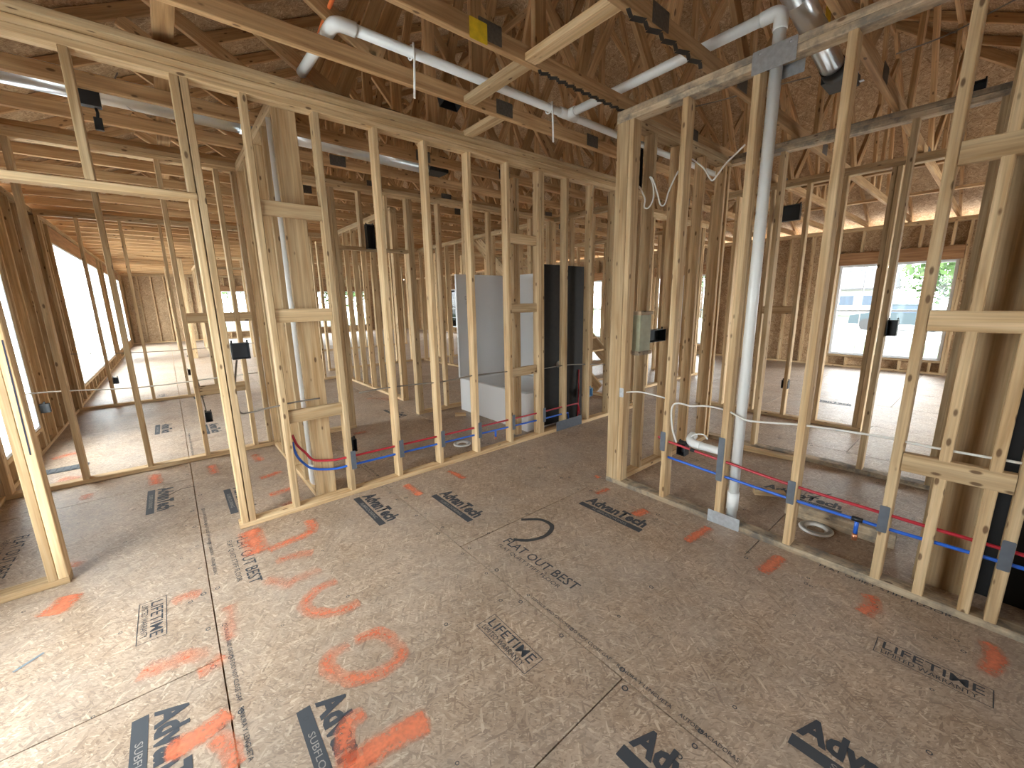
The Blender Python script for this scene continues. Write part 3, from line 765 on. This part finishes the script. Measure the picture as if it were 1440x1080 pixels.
# ------------------------------------------------------------------ plumbing
v = thing('vent_pipe', 'white PVC vent pipe rising through the right wall and running across the trusses', 'pipe', (2.64, 0.943, 0.0))
R3 = .030; ZP = 2.885
tube('riser', [(2.64, .943, .03), (2.63, .94, ZP - .05)], R3, PVC, v, 16)
tube('coupling', [(2.64, .943, .10), (2.64, .943, .22)], R3 + .005, PVC, v, 16)
tube('elbow', [(2.63, .94, ZP - .09), (2.63, .94, ZP - .03), (2.63, .958, ZP - .006), (2.63, .985, ZP), (2.632, 1.035, ZP)], R3 + .004, PVC, v, 16, True)
tube('branch_run', [(2.63, .98, ZP), (2.65, 2.42, ZP)], R3, PVC, v, 16)
tube('tee_fitting', [(2.56, 2.425, ZP), (2.74, 2.425, ZP)], R3 + .006, PVC, v, 16)
tube('tee_branch', [(2.65, 2.42, ZP), (2.648, 2.34, ZP)], R3 + .006, PVC, v, 16)
tube('main_run', [(0.93, 2.44, ZP), (5.2, 2.415, ZP)], R3 - .002, PVC, v, 16)
tube('elbow', [(0.99, 2.44, ZP), (0.93, 2.442, ZP), (0.895, 2.455, ZP), (0.882, 2.49, ZP), (0.88, 2.57, ZP)], R3 + .005, PVC, v, 16, True)
tube('tail_run', [(0.88, 2.53, ZP), (0.87, 3.06, ZP)], R3, PVC, v, 16)
for px, (ta, tb) in ((582, (66, 138)), (777, (150, 200))):
    p = ony(px, ta, 2.40); q = ony(px + 1, tb, 2.40)
    tube('hanger_strap', [(p.x, 2.405, ZP + .035), (p.x, 2.40, ZP - .03), (q.x, 2.40, q.z)], .007, PVCO, v, 6)
    tube('strap_loop', [(p.x, 2.44 + .036 * math.cos(a), ZP + .036 * math.sin(a)) for a in [i * .5236 for i in range(13)]], .005, PVCO, v, 6)

d = thing('drain_pipe', 'white PVC trap arm ending in an elbow beside the red tubing', 'pipe', onx(1010, 636, 2.64))
p0, p1 = onx(1010, 634, 2.64), onx(978, 625, 2.66)
tube('arm', [p0 + Vector((0, -.06, 0)), p0, p1], .026, PVC, d, 14)
tube('elbow', [p1 + (p0 - p1) * .25, p1, p1 + Vector((.01, .03, .004)), p1 + Vector((.04, .055, .015)), p1 + Vector((.09, .06, .03))], .030, PVC, d, 14, True)
tube('rod', [p1 + Vector((.02, .06, .02)), p1 + Vector((.03, .02, .06)), p1 + Vector((.02, -.04, .075)), p1 + Vector((.02, -.07, .05))], .005, PVCO, d, 6, True)

def run(name, pts, mat, label, r=.0088):
    return tag(tube(name, pts, r, mat, None, 8, True), label, 'water pipe')
yR = YA + .045
rl = run('red_water_tube', [ony(411, 612, 3.105), ony(418, 626, 3.105), ony(430, 637, 3.10), ony(442, 647, 3.09), (0.80, yR + .01, .300), (0.90, yR, .296), (1.3, yR, .288), (2.1, yR, .272), (2.9, yR, .258), (3.5, yR, .252), (3.62, yR + .03, .22), (3.66, yR + .04, .10)], PEXR, 'red water tube strung low through the studs of the doorway wall')
bl = run('blue_water_tube', [ony(411, 622, 3.105), ony(417, 640, 3.105), ony(428, 652, 3.10), ony(441, 659, 3.09), (0.80, yR + .01, .229), (0.90, yR, .227), (1.3, yR, .218), (2.1, yR, .20), (2.9, yR, .178), (3.36, yR, .17), (3.43, yR + .02, .14), (3.46, yR + .03, .04)], PEXB, 'blue water tube strung low through the studs of the doorway wall')
tube('stub_tee', [(2.345, yR, .19), (2.345, yR, .12)], .010, PEXB, bl, 8)
tube('stub_fitting', [(2.345, yR, .125), (2.345, yR, .10)], .013, COPPER, bl, 8)
xR = XB + .028
rr = run('red_water_tube', [(xR, 1.46, .475), (xR, 1.386, .459), (xR, 1.0, .425), (xR, .639, .396), (xR, .238, .384), (xR, -.131, .378), (xR, -.9, .37)], PEXR, 'red water tube strung through the studs of the right-hand wall')
br = run('blue_water_tube', [(xR, 1.376, .343), (xR, 1.0, .325), (xR, .63, .311), (xR, .229, .310), (xR, -.139, .318), (xR, -.9, .32)], PEXB, 'blue water tube with capped stub in the right-hand wall')
tube('crimp_ring', [(xR, 1.22, .443), (xR, 1.19, .440)], .0125, BLACK, rr, 8)
tee = onx(1206, 728, xR)
tube('tee_fitting', [(xR, tee.y - .022, .3105), (xR, tee.y + .022, .3105)], .0135, BLACK, br, 8)
tube('stub', [(xR, tee.y, .31), (xR, tee.y, .225)], .0095, PEXB, br, 8)
tube('stub_cap', [(xR, tee.y, .232), (xR, tee.y, .195)], .0125, COPPER, br, 8)
run('blue_water_tube', [(3.47, 3.20, .03), (3.47, 3.19, .45), (3.44, 3.20, .80), (3.44, 3.20, 1.05)], PEXB, 'blue riser tube behind the dark shower panel near the hall')
run('red_water_tube', [(3.73, 3.20, .03), (3.73, 3.19, .30), (3.74, 3.20, .62)], PEXR, 'short red riser tube standing beside the dark shower panel')

def flange(p, label):
    t = thing('toilet_flange', label, 'flange', (p.x, p.y, 0))
    lathe('flange_ring', [(.045, .002), (.088, .002), (.092, .010), (.086, .016), (.062, .017), (.055, .012), (.052, -.01), (.045, -.02)], PVC, (p.x, p.y, 0), t)
    lathe('metal_collar', [(.062, .0175), (.064, .0195), (.082, .0195), (.084, .017)], GALV, (p.x, p.y, 0), t)
    lathe('cap', [(.0, -.012), (.048, -.012), (.051, -.004)], PVC, (p.x, p.y, 0), t)
flange(onz(1147, 745), 'white toilet flange on the floor behind the right-hand wall')
flange(onz(650, 625), 'white toilet flange on the floor behind the doorway wall')

# nail guard plates
def plate_thing(name, xr_, yr_, zr_, label, mat=None, nails=0, cat='metal plate', group=None):
    o = panel(name, xr_, yr_, zr_, None, mat or PLATE); tag(o, label, cat, group)
    return o
for i, (s, word) in enumerate(((0.900, 'nearest the doorway'), (1.292, 'second from the doorway'), (1.685, 'third from the doorway'), (2.088, 'fourth from the doorway'), (2.508, 'just left of the hall blocking'), (2.945, 'beside the dark shower panel'))):
    a = s + .020
    plate_thing('nail_plate', (a, a + .038), (YA - .0025, YA - .0005), (.205 - .01 * i, .352 - .008 * i), 'grey nail guard plate on the doorway-wall stud ' + word, cat='nail plate', group='nail plates on the doorway wall')
for (px, pa, pb), word in (((932, 607, 634), 'next to the corner post'), ((1013, 615, 677), 'in front of the white vent pipe'), ((1112, 676, 709), 'left of the blue stub'), ((1242, 711, 749), 'right of the blue stub'), ((1415, 760, 804), 'at the right end of the water tubes')):
    p, q = onx(px, pa, XB), onx(px, pb, XB)
    plate_thing('nail_plate', (XB - .0025, XB - .0005), ((p.y + q.y) / 2 - .019, (p.y + q.y) / 2 + .019), (q.z, p.z), 'grey nail guard plate on the right-wall stud ' + word, cat='nail plate', group='nail plates on the right wall')
t = plate_thing('steel_strap_plate', (XB - .004, XB - .0015), (onx(1121, 68, XB).y, onx(1058, 90, XB).y), (2.598, 2.708), 'galvanized steel plate across the top plates at the white vent pipe', GALV)
panel('back_flange', (XB + .105, XB + .1075), (.82, .95), (2.575, 2.69), t, GALV)
for y_ in (.86, 1.0):
    lathe('nail_head', [(0, .003), (.006, .002), (.007, 0)], GALV, (XB - .004, y_, 2.69), t, 10, (-1, 0, 0))
t = plate_thing('steel_strap_plate', (XB - .004, XB - .0015), (onx(1040, 735, XB).y, onx(996, 715, XB).y), (.002, .085), 'shiny steel guard plate on the bottom plate under the white vent pipe', GALV)
plate_thing('steel_strap_plate', (3.17, 3.60), (YA - .004, YA - .0015), (.004, .115), 'dark grey steel guard plate on the bottom plate beside the hall', PLATE)
p = onx(874, 553, XB); plate_thing('nail_plate', (XB - .0025, XB - .0005), (p.y - .018, p.y + .018), (p.z - .03, p.z + .04), 'small shiny nail plate on the corner post by the hall', GALV, cat='nail plate')

# ------------------------------------------------------------------ electrical boxes and cables
def ebox(loc, w, h, d, face, label, mat=None, name='outlet_box', cat='outlet box'):
    """open-fronted plastic box; loc = centre of its back, face = direction its open side looks to"""
    mat = mat or BLACK
    z = Vector(face); up = Vector((0, 0, 1)); t_ = .004
    o = [(-w / 2, -h / 2), (w / 2, -h / 2), (w / 2, h / 2), (-w / 2, h / 2)]
    i = [(-w / 2 + t_, -h / 2 + t_), (w / 2 - t_, -h / 2 + t_), (w / 2 - t_, h / 2 - t_), (-w / 2 + t_, h / 2 - t_)]
    vs = [(a, b, 0) for a, b in o] + [(a, b, d) for a, b in o] + [(a, b, d) for a, b in i] + [(a, b, t_) for a, b in i]
    fs = [(3, 2, 1, 0), (12, 13, 14, 15)]
    for k_ in range(4):
        n_ = (k_ + 1) % 4
        fs += [(k_, n_, n_ + 4, k_ + 4), (k_ + 4, n_ + 4, n_ + 8, k_ + 8), (k_ + 8, n_ + 8, n_ + 12, k_ + 12)]
    x = up.cross(z).normalized(); up = z.cross(x)
    M = Matrix((x, up, z)).transposed().to_4x4(); M.translation = Vector(loc)
    b = tag(link(name, mesh_from(name, vs, fs, mat), M), label, cat)
    e = w / 2 + .004
    for s in (-1, 1):
        me = stick_mesh(.008, .02, .012, mat); link('nail_ear', me, M @ Matrix.Translation((s * (w / 2 - .006), h / 2 + .008, d * .4)), b)
    return b
S = Vector((0, -1, 0)); Wd = Vector((-1, 0, 0))
ebox((.326, 3.085, 1.17), .095, .10, .055, S, 'black switch box on the doorway jamb with cables below')
ebox((.175, 4.825, .405), .055, .095, .07, S, 'black outlet box on the second wall behind the doorway')
ebox((.165, 8.41, .400), .06, .095, .07, S, 'black outlet box on the third wall, middle stud')
ebox((-.715, 8.41, .385), .06, .095, .07, S, 'black outlet box on the third wall near the windows')
ebox((-1.145, 6.32, .43), .055, .095, .07, Vector((1, 0, 0)), 'dark outlet box on the left outside wall near the doorway')
ebox((.970, 3.17, .365), .06, .10, .07, S, 'black outlet box above the blue tube behind the doorway wall')
ebox((3.775, 3.10, .36), .06, .10, .07, S, 'blue outlet box on a stud beside the dark shower panel', BLUEBOX)
p = onx(961, 630, 2.69); ebox((2.715, p.y, p.z), .06, .09, .065, Wd, 'black outlet box between red and blue tubes by the corner post')
p = onx(1105, 540, 5.62); ebox((5.645, p.y, p.z), .07, .10, .07, Wd, 'black outlet box low on the far closet wall')
p = onx(1108, 300, 5.60); ebox((5.64, p.y, p.z), .24, .17, .06, Wd, 'black wide junction box high on the closet wall', name='junction_box', cat='junction box')
p = onx(1208, 460, 4.25); ebox((4.285, .515, p.z), .06, .12, .07, Wd, 'black switch box on a stud in front of the large window')
p = ony(898, 233, 1.80); ebox((p.x + .02, 1.885, p.z), .11, .26, .07, S, 'tall black box high behind the corner post', name='junction_box', cat='junction box')
p = ony(922, 473, 1.80); ebox((p.x + .06, 1.885, p.z), .25, .10, .07, S, 'black double box beside the olive utility box', name='junction_box', cat='junction box')
p = onx(1372, 118, 4.25); ebox((4.285, p.y, p.z - .02), .10, .06, .06, Wd, 'small dark box under the upper right top plate', name='junction_box', cat='junction box')
p = ony(521, 333, 4.70); ebox((p.x, 4.745, p.z), .09, .26, .07, S, 'tall black box high on the second wall', name='junction_box', cat='junction box')

p = onz(633, 142, 2.80); ebox((p.x, p.y, 2.84), .14, .11, .07, Vector((0, -.35, -.94)).normalized(), 'black ceiling box hanging between the chords above the doorway wall', name='ceiling_box', cat='junction box')
p = ony(900, 468, 1.76); u = thing('utility_box', 'olive utility box with pale end caps on the hall wall', 'utility box', (p.x, 1.74, p.z - .16))
box('case', (p.x - .07, p.x + .075), (1.715, 1.793), (p.z - .135, p.z + .135), u, OLIVE)
box('end_cap', (p.x - .08, p.x + .085), (1.708, 1.794), (p.z + .136, p.z + .165), u, WOODG)
box('end_cap', (p.x - .08, p.x + .085), (1.708, 1.794), (p.z - .165, p.z - .136), u, WOODG)

def cable(pts, mat, label, r=.0055, flat=1.0):
    return tag(tube('electric_cable', pts, r, mat, None, 6, True, flat), label, 'cable')
def A_(q, y): return [ony(a, b, y) for a, b in q]
def B_(q, x): return [onx(a, b, x) for a, b in q]
cable(A_([(20, 556), (60, 552), (110, 549), (180, 546), (240, 540), (300, 532), (362, 524)], 4.80), CABW, 'white cable strung across the second wall behind the doorway')
cable(A_([(95, 498), (150, 497), (210, 495), (260, 492), (310, 487), (360, 482)], 8.375), CABG, 'grey cable strung across the third wall')
cable(A_([(333, 506), (331, 530), (331, 560), (338, 580), (352, 580), (372, 575), (395, 570), (412, 566), (450, 560)], 3.07), CABG, 'grey cable looping down from the jamb switch box')
cable(A_([(505, 552), (540, 546), (580, 541), (620, 537), (660, 529), (690, 525), (720, 522), (760, 519), (800, 513), (850, 512)], 3.07), CABG, 'grey cable threaded through the studs in front of the tub')
cable(A_([(263, 500), (270, 508), (278, 535), (285, 560), (290, 578)], 4.79), CABG, 'grey cable dropping to the outlet box on the second wall', .005)
cable(B_([(878, 552), (892, 551), (905, 552), (922, 556), (938, 561), (945, 566)], 2.60), CABW, 'short white cable bowed between the corner post and next stud', .006)
cable(B_([(951, 622), (946, 605), (944, 585), (946, 571), (954, 567), (972, 571), (992, 571), (1014, 575), (1028, 580), (1040, 587), (1055, 592), (1090, 595), (1120, 597), (1160, 602), (1200, 608), (1250, 616), (1300, 627), (1360, 638), (1440, 652), (1500, 664)], 2.582), CABW, 'long white cable strung across the right-hand wall', .006)
cable(B_([(893, 296), (894, 275), (897, 262), (902, 268), (907, 280), (906, 291), (912, 292), (919, 278), (918, 258), (914, 249), (919, 254), (925, 274), (929, 288), (935, 287), (940, 270), (947, 254), (954, 240)], 2.68), CABW, 'white cable looping in waves behind the corner post', .005)
cable(B_([(969, 230), (972, 224), (978, 227), (990, 237), (997, 249), (1002, 254), (1008, 247), (1020, 231), (1035, 216), (1048, 203)], 2.68), CABW, 'white cable hanging in a V left of the vent pipe', .005)
cable([onx(968, 152, 3.3), onx(1010, 142, 3.3), onx(1050, 131, 3.3), onx(1140, 108, 3.3)], CABG, 'thin grey cable stretched behind the upper right plate', .004)
cable([onx(1260, 76, 3.4), onx(1330, 50, 3.4), onx(1400, 14, 3.4), onx(1450, -12, 3.4)], CABG, 'thin grey cable slanting across the upper right corner', .004)
cable([onz(472, -12, 2.99), onz(455, 30, 2.97), onz(440, 72, 2.965), onz(427, 106, 2.965)], ORNG, 'orange cord hanging over the chords by the vent elbow', .011)

# white pipe inside the plumbing wall
w_ = thing('drain_stack', 'white pipe standing inside the plumbing wall behind the doorway jamb', 'pipe', (.715, 3.30, .03))
tube('pipe', [(.705, 3.31, .10), (.705, 3.31, 2.70)], .022, PVC, w_, 14); tube('foot_elbow', [(.705, 3.31, .22), (.705, 3.31, .12), (.715, 3.33, .07), (.74, 3.36, .05)], .028, PVC, w_, 14, True)

# ------------------------------------------------------------------ ducts
du = thing('metal_duct', 'long bright metal duct under the roof beyond the doorway wall', 'duct', (-1.05, 3.93, 2.80))
tube('duct_section', [(-1.05, 3.90, 2.815), (.66, 3.905, 2.815)], .082, DUCT, du, 20); tube('duct_section', [(.66, 3.905, 2.815), (2.24, 3.97, 2.815)], .080, DUCT, du, 20)
tube('joint_collar', [(.62, 3.905, 2.815), (.70, 3.905, 2.815)], .087, DUCT, du, 20)
box('end_boot', (2.24, 2.44), (3.88, 4.07), (2.755, 2.90), du, BLACK)
tube('wire_hanger', [(-.02, 3.905, 2.94), (-.05, 3.83, 2.82), (.02, 3.90, 2.73), (.10, 3.99, 2.82)], .004, GALV, du, 6, True)
hb = thing('hanging_box', 'black box with dangling connector hanging beside the bright duct', 'electrical box', (-.20, 3.78, 2.66))
p = ony(121, 131, 3.80); box('case', (p.x - .06, p.x + .06), (3.762, 3.812), (p.z - .075, p.z + .065), hb, BLACK)
tube('cable', [(p.x + .03, 3.80, p.z - .07), (p.x + .035, 3.80, p.z - .10), (p.x + .03, 3.80, p.z - .13)], .008, BLACK, hb, 6)
box('connector', (p.x + .01, p.x + .05), (3.785, 3.815), (p.z - .20, p.z - .13), hb, BLACK)
dr = thing('metal_duct', 'shiny round metal duct sloping down above the right-hand wall into a black boot', 'duct', (2.1, .94, 3.1))
tube('duct_section', [(2.0, .95, 3.145), (2.752, .917, 2.985)], .064, DUCT, dr, 24); tube('duct_section', [(2.752, .917, 2.985), (3.40, .89, 2.845)], .061, DUCT, dr, 24)
tube('boot_collar', [(3.38, .891, 2.85), (3.46, .889, 2.83)], .066, BLACK, dr, 20)
box('boot', (3.45, 3.66), (.80, .96), (2.785, 2.845), dr, BLACK)
for q in ((3.46, .81), (3.62, .81)): box('screw_tab', (q[0], q[0] + .03), (q[1] - .035, q[1] - .011), (2.80, 2.804), dr, GALV)
fv = thing('floor_vent', 'dark floor vent hole near the left windows', 'floor vent', onz(92, 660))
p = onz(92, 660); box('frame', (p.x - .15, p.x + .15), (p.y - .075, p.y + .075), (.0005, .006), fv, VENTM)
for k_ in range(6): box('louver', (p.x - .13 + k_ * .045, p.x - .10 + k_ * .045), (p.y - .06, p.y + .06), (.0062, .010), fv, VENTM)

# tags and paper labels stapled to the trusses
def tagcard(xr_, yr_, zr_, label, mat=None): return tag(panel('paper_tag', xr_, yr_, zr_, None, mat or YELLOW), label, 'tag')
tagcard((1.345, 1.455), (1.8880, 1.8892), (2.735, 2.83), 'yellow tag stapled to the chord below the dark gusset plate')
p = ony(433, 190, 4.32); tagcard((p.x - .06, p.x + .06), (4.322, 4.3235), (p.z - .06, p.z + .06), 'yellow tag on a chord beyond the doorway wall')
p = ony(335, 311, 9.20); tagcard((p.x - .09, p.x + .09), (9.195, 9.197), (p.z - .06, p.z + .06), 'yellow tag on a far chord seen past the jamb')
p = onx(1163, 8, 3.0); tagcard((2.99, 3.08), (p.y - .002, p.y), (p.z - .05, p.z + .05), 'yellow tag above the upper right top plate')
PB = wood_mat('printed_block_lumber', (0.80, 0.64, 0.42), (0.72, 0.55, 0.34), (0.60, 0.44, 0.25), knots=False)

# ------------------------------------------------------------------ bath tub with surround
tb = thing('bathtub', 'white bathtub with tall surround and shade-darkened backing between the bath studs', 'bathtub', (2.93, 3.9, 0))
TX0, TX1, TY0, TY1, TZ = 2.93, 3.78, 3.245, 4.60, .435
def rrect(inset, z, rad):
    x0, x1, y0, y1 = TX0 + inset, TX1 - inset, TY0 + inset, TY1 - inset; out = []
    for cx, cy, a0 in ((x1 - rad, y1 - rad, 0), (x0 + rad, y1 - rad, 90), (x0 + rad, y0 + rad, 180), (x1 - rad, y0 + rad, 270)):
        for q in range(5):
            a = math.radians(a0 + q * 22.5); out.append((cx + rad * math.cos(a) - TX0, cy + rad * math.sin(a) - TY0, z))
    return out
rings = [rrect(0, .0, .004), rrect(0, TZ - .012, .006), rrect(.006, TZ, .01), rrect(.07, TZ, .08), rrect(.085, TZ - .02, .09), rrect(.13, .16, .12), rrect(.18, .11, .12)]
vs = [p_ for r_ in rings for p_ in r_]; fs = []
for i in range(len(rings) - 1):
    for k_ in range(20): fs.append((i * 20 + k_, i * 20 + (k_ + 1) % 20, (i + 1) * 20 + (k_ + 1) % 20, (i + 1) * 20 + k_))
fs.append(tuple(range(120, 140)))
link('tub_basin', mesh_from('tub_basin', vs, fs, TUBW), Matrix.Translation((TX0, TY0, 0)), tb)
panel('end_panel', (TX0 + .004, TX1 + .02), (TY1 - .018, TY1), (TZ + .001, 1.80), tb, TUBW)
panel('back_panel', (TX1 - .018, TX1), (TY0 + .01, TY1 - .019), (TZ + .001, 1.80), tb, TUBW)
panel('end_panel', (3.10, TX1 - .019), (TY0 + .012, TY0 + .03), (TZ + .001, 1.80), tb, TUBW)
box('edge_flange', (TX0 - .02, TX0 + .003), (TY1 - .035, TY1), (TZ + .001, 1.80), tb, TUBW)
panel('shaded_backing', (3.10, TX1 + .06), (TY0 - .032, TY0 - .002), (.03, 1.83), tb, TUBB)  # surround's outer side, with the shade put into its dark coat
box('soap_shelf', (TX1 - .10, TX1 - .019), (3.55, 4.0), (1.20, 1.235), tb, TUBW)
p = ony(786, 512, TY0 - .04); lathe('valve_cap', [(0, .03), (.02, .026), (.033, .012), (.036, 0)], PVC, (p.x, TY0 - .033, p.z), tb, 16, (0, -1, 0))
vs, fs = [], []
def seg3(a, b, w=.004):
    q = len(vs); n_ = Vector((-(b[1] - a[1]), b[0] - a[0])).normalized() * w / 2
    for s in ((a[0] - n_.x, a[1] - n_.y), (b[0] - n_.x, b[1] - n_.y), (b[0] + n_.x, b[1] + n_.y), (a[0] + n_.x, a[1] + n_.y)): vs.append((s[0], 0, s[1]))
    fs.append((q, q + 1, q + 2, q + 3))
for a, b in (((0, .1), (.09, .1)), ((0, .1), (0, .06)), ((0, .06), (.09, .06)), ((.09, .1), (.09, .06)), ((.02, .045), (.02, .0)), ((.02, .0), (.08, .0)), ((.05, .045), (.08, .045)), ((.08, .045), (.08, 0))): seg3(a, b)
link('marker_writing', mesh_from('marker_writing', vs, fs, INK), Matrix.Translation((3.05, TY1 - .0192, 1.42)), tb)

# added black sheet, painted as the shade of the unlit room at the right edge
bk = panel('unlit_room_sheet', (2.86, 2.868), (-1.2, -0.092), (.0, 2.60), None, BLACKM); tag(bk, 'tall black sheet standing for the unlit room behind the wide board', 'sheet')

# ------------------------------------------------------------------ stair beyond the hall
stair = thing('staircase', 'rough wooden stair with open treads beyond the hall studs', 'staircase', (5.15, 3.9, 0))
N = 14; rise, go = .195, .235
for x in (5.15, 6.0):
    stick('stringer', (x, 4.0, .02), (x, 4.0 + go * N, .02 + rise * N), S2, .24, (1, 0, 0), stair, WOOD)
for i in range(N):
    box('tread', (5.17, 5.98), (4.02 + go * i, 4.02 + go * i + .25), (rise * (i + 1) - .03, rise * (i + 1)), stair, WOOD)

# loose scraps
for (px, py, L_, a, lab) in ((1045, 632, .42, .1, 'long wood offcut lying on the bath floor'), (640, 585, .14, 1.0, 'short pale wood scrap by the bath door'), (1060, 694, .20, .6, 'flat scrap behind the white vent pipe')):
    p = onz(px, py); tag(stick('wood_offcut', (p.x, p.y, .0191), (p.x + L_ * math.sin(a), p.y - L_ * math.cos(a), .0191), S4 * .6, S2, (math.cos(a), math.sin(a), 0), None, WOOD), lab, 'offcut')

# ------------------------------------------------------------------ outdoors
def grass_mat(name, a, b):
    m, n, l, bs = newmat(name)
    g = n.new('ShaderNodeNewGeometry'); nz = node(n, 'ShaderNodeTexNoise', Scale=.8, Detail=8.0); l.new(g.outputs['Position'], nz.inputs['Vector'])
    r = ramp(n, [(.35, a), (.65, b)]); l.new(nz.outputs['Fac'], r.inputs[0]); l.new(r.outputs[0], bs.inputs['Base Color']); bs.inputs['Roughness'].default_value = .9
    return m
GRAV = grass_mat('pale_gravel', (.34, .34, .33), (.46, .46, .45)); LAWN = grass_mat('lawn_grass', (.018, .042, .010), (.036, .068, .018)); LEAF = grass_mat('tree_leaves', (.025, .06, .012), (.06, .11, .025)); BARK = plain('tree_bark', (.10, .07, .05), .9)
g = link('ground', mesh_from('ground', [(-150, -150, 0), (160, -150, 0), (160, 150, 0), (-150, 150, 0)], [(0, 1, 2, 3)], GRAV), Matrix.Translation((0, 0, -.55))); g['kind'] = 'structure'
for nm_, x0, x1, y0, y1 in (('lawn', 17.2, 23.0, -14, 24), ('lawn', 40, 90, -60, 90), ('lawn', -20, 40, 34, 60)):
    q = link(nm_, mesh_from('lawn', [(0, 0, 0), (x1 - x0, 0, 0), (x1 - x0, y1 - y0, 0), (0, y1 - y0, 0)], [(0, 1, 2, 3)], LAWN), Matrix.Translation((x0, y0, -.53))); q['kind'] = 'structure'
def tree(x, y, h, r, label):
    t_ = thing('tree', label, 'tree', (x, y, -.55), 'trees outside')
    tube('trunk', [(x, y, -.55), (x + .1, y, h * .3), (x, y + .2, h * .6)], [.28, .22, .12], BARK, t_, 8)
    rnd = random.Random(int(x * 7 + y)); vs, fs = [], []
    for _ in range(2600):
        th, ph, rr_ = rnd.uniform(0, 6.283), math.acos(rnd.uniform(-1, 1)), r * rnd.uniform(.55, 1.0) * (1 + .25 * math.sin(3 * rnd.uniform(0, 6.28)))
        c = Vector((rr_ * math.sin(ph) * math.cos(th), rr_ * math.sin(ph) * math.sin(th), rr_ * .8 * math.cos(ph)))
        u_ = Vector((rnd.gauss(0, 1), rnd.gauss(0, 1), rnd.gauss(0, 1))).normalized(); v_ = u_.orthogonal().normalized(); s = rnd.uniform(.16, .34)
        b_ = len(vs); vs += [c - u_ * s, c + v_ * s * .6, c + u_ * s, c - v_ * s * .6]; fs.append((b_, b_ + 1, b_ + 2, b_ + 3))
    cr = link('crown', mesh_from('crown', vs, fs, LEAF), Matrix.Translation((x, y, h * .68)), t_); cr['kind'] = 'stuff'
p = onx(1330, 392, 34); tree(34, p.y - 1.5, 7.5, 3.6, 'big leafy tree outside the right side of the large window')
p = onx(985, 415, 42); tree(42, p.y, 8.5, 4.2, 'leafy tree outside the narrow far window')
p = onx(1285, 425, 66); tree(66, p.y - 3, 6, 4.0, 'distant tree behind the low house')
tree(1.2, 42, 8, 4.5, 'leafy tree beyond the far end window'); tree(13.5, 44, 7, 4.0, 'second tree beyond the far end wall')
HW = plain('house_siding', (.30, .29, .28), .8); HR = plain('house_shingles', (.05, .05, .055), .9); HG = plain('house_glass', (.04, .06, .09), .2)
a, b = onx(1240, 432, 52), onx(1176, 432, 52)
hs = thing('house', 'low pale house with grey roof across the street outside the large window', 'house', (52, (a.y + b.y) / 2, -.5))
ya, yb = a.y, b.y + 2
box('siding_wall', (52, 58), (ya, yb), (-.5, 2.0), hs, HW)
vs = [(51.6, ya - .4, 2.0), (58.4, ya - .4, 2.0), (58.4, yb + .4, 2.0), (51.6, yb + .4, 2.0), (55, ya - .4, 4.0), (55, yb + .4, 4.0)]
o_ = Vector(vs[0]); link('roof', mesh_from('roof', [Vector(q) - o_ for q in vs], [(0, 3, 2, 1), (0, 4, 5, 3), (1, 2, 5, 4), (0, 1, 4), (2, 3, 5)], HR), Matrix.Translation(o_), hs)
for q in (.18, .5, .8): box('house_window', (51.95, 52.0), (ya + (yb - ya) * q - .55, ya + (yb - ya) * q + .55), (.5, 1.4), hs, HG)
for q in (.3, .62): box('chimney', (54.6, 55.2), (ya + (yb - ya) * q, ya + (yb - ya) * q + .6), (3.4, 4.9), hs, HW)
CAR = plain('dark_teal_paint', (.012, .026, .032), .6, 0.0); TYRE = plain('tyre_rubber', (.02, .02, .02), .8)
p = onx(1268, 450, 32); car = thing('parked_car', 'dark teal parked car outside the right half of the large window', 'car', (32, p.y, -.55))
prof = [(-2.2, .35), (-2.25, .8), (-1.5, .95), (-.9, 1.45), (.7, 1.48), (1.4, 1.0), (2.2, .85), (2.25, .35)]
vs = [(dx, py_, pz) for dx in (-.85, .85) for py_, pz in prof]; n_ = len(prof)
fs = [tuple(range(n_ - 1, -1, -1)), tuple(range(n_, 2 * n_))] + [(i, (i + 1) % n_, (i + 1) % n_ + n_, i + n_) for i in range(n_)]
link('body', mesh_from('body', vs, fs, CAR), Matrix.Translation((32, p.y, -.55)), car)
box('side_glass', (31.14, 31.16), (p.y - .85, p.y + .75), (.45, .82), car, HG)
for dx in (-.8, .8):
    for dy in (-1.35, 1.4): tube('wheel', [(32 + dx - .1, p.y + dy, -.22), (32 + dx + .1, p.y + dy, -.22)], .33, TYRE, car, 18)
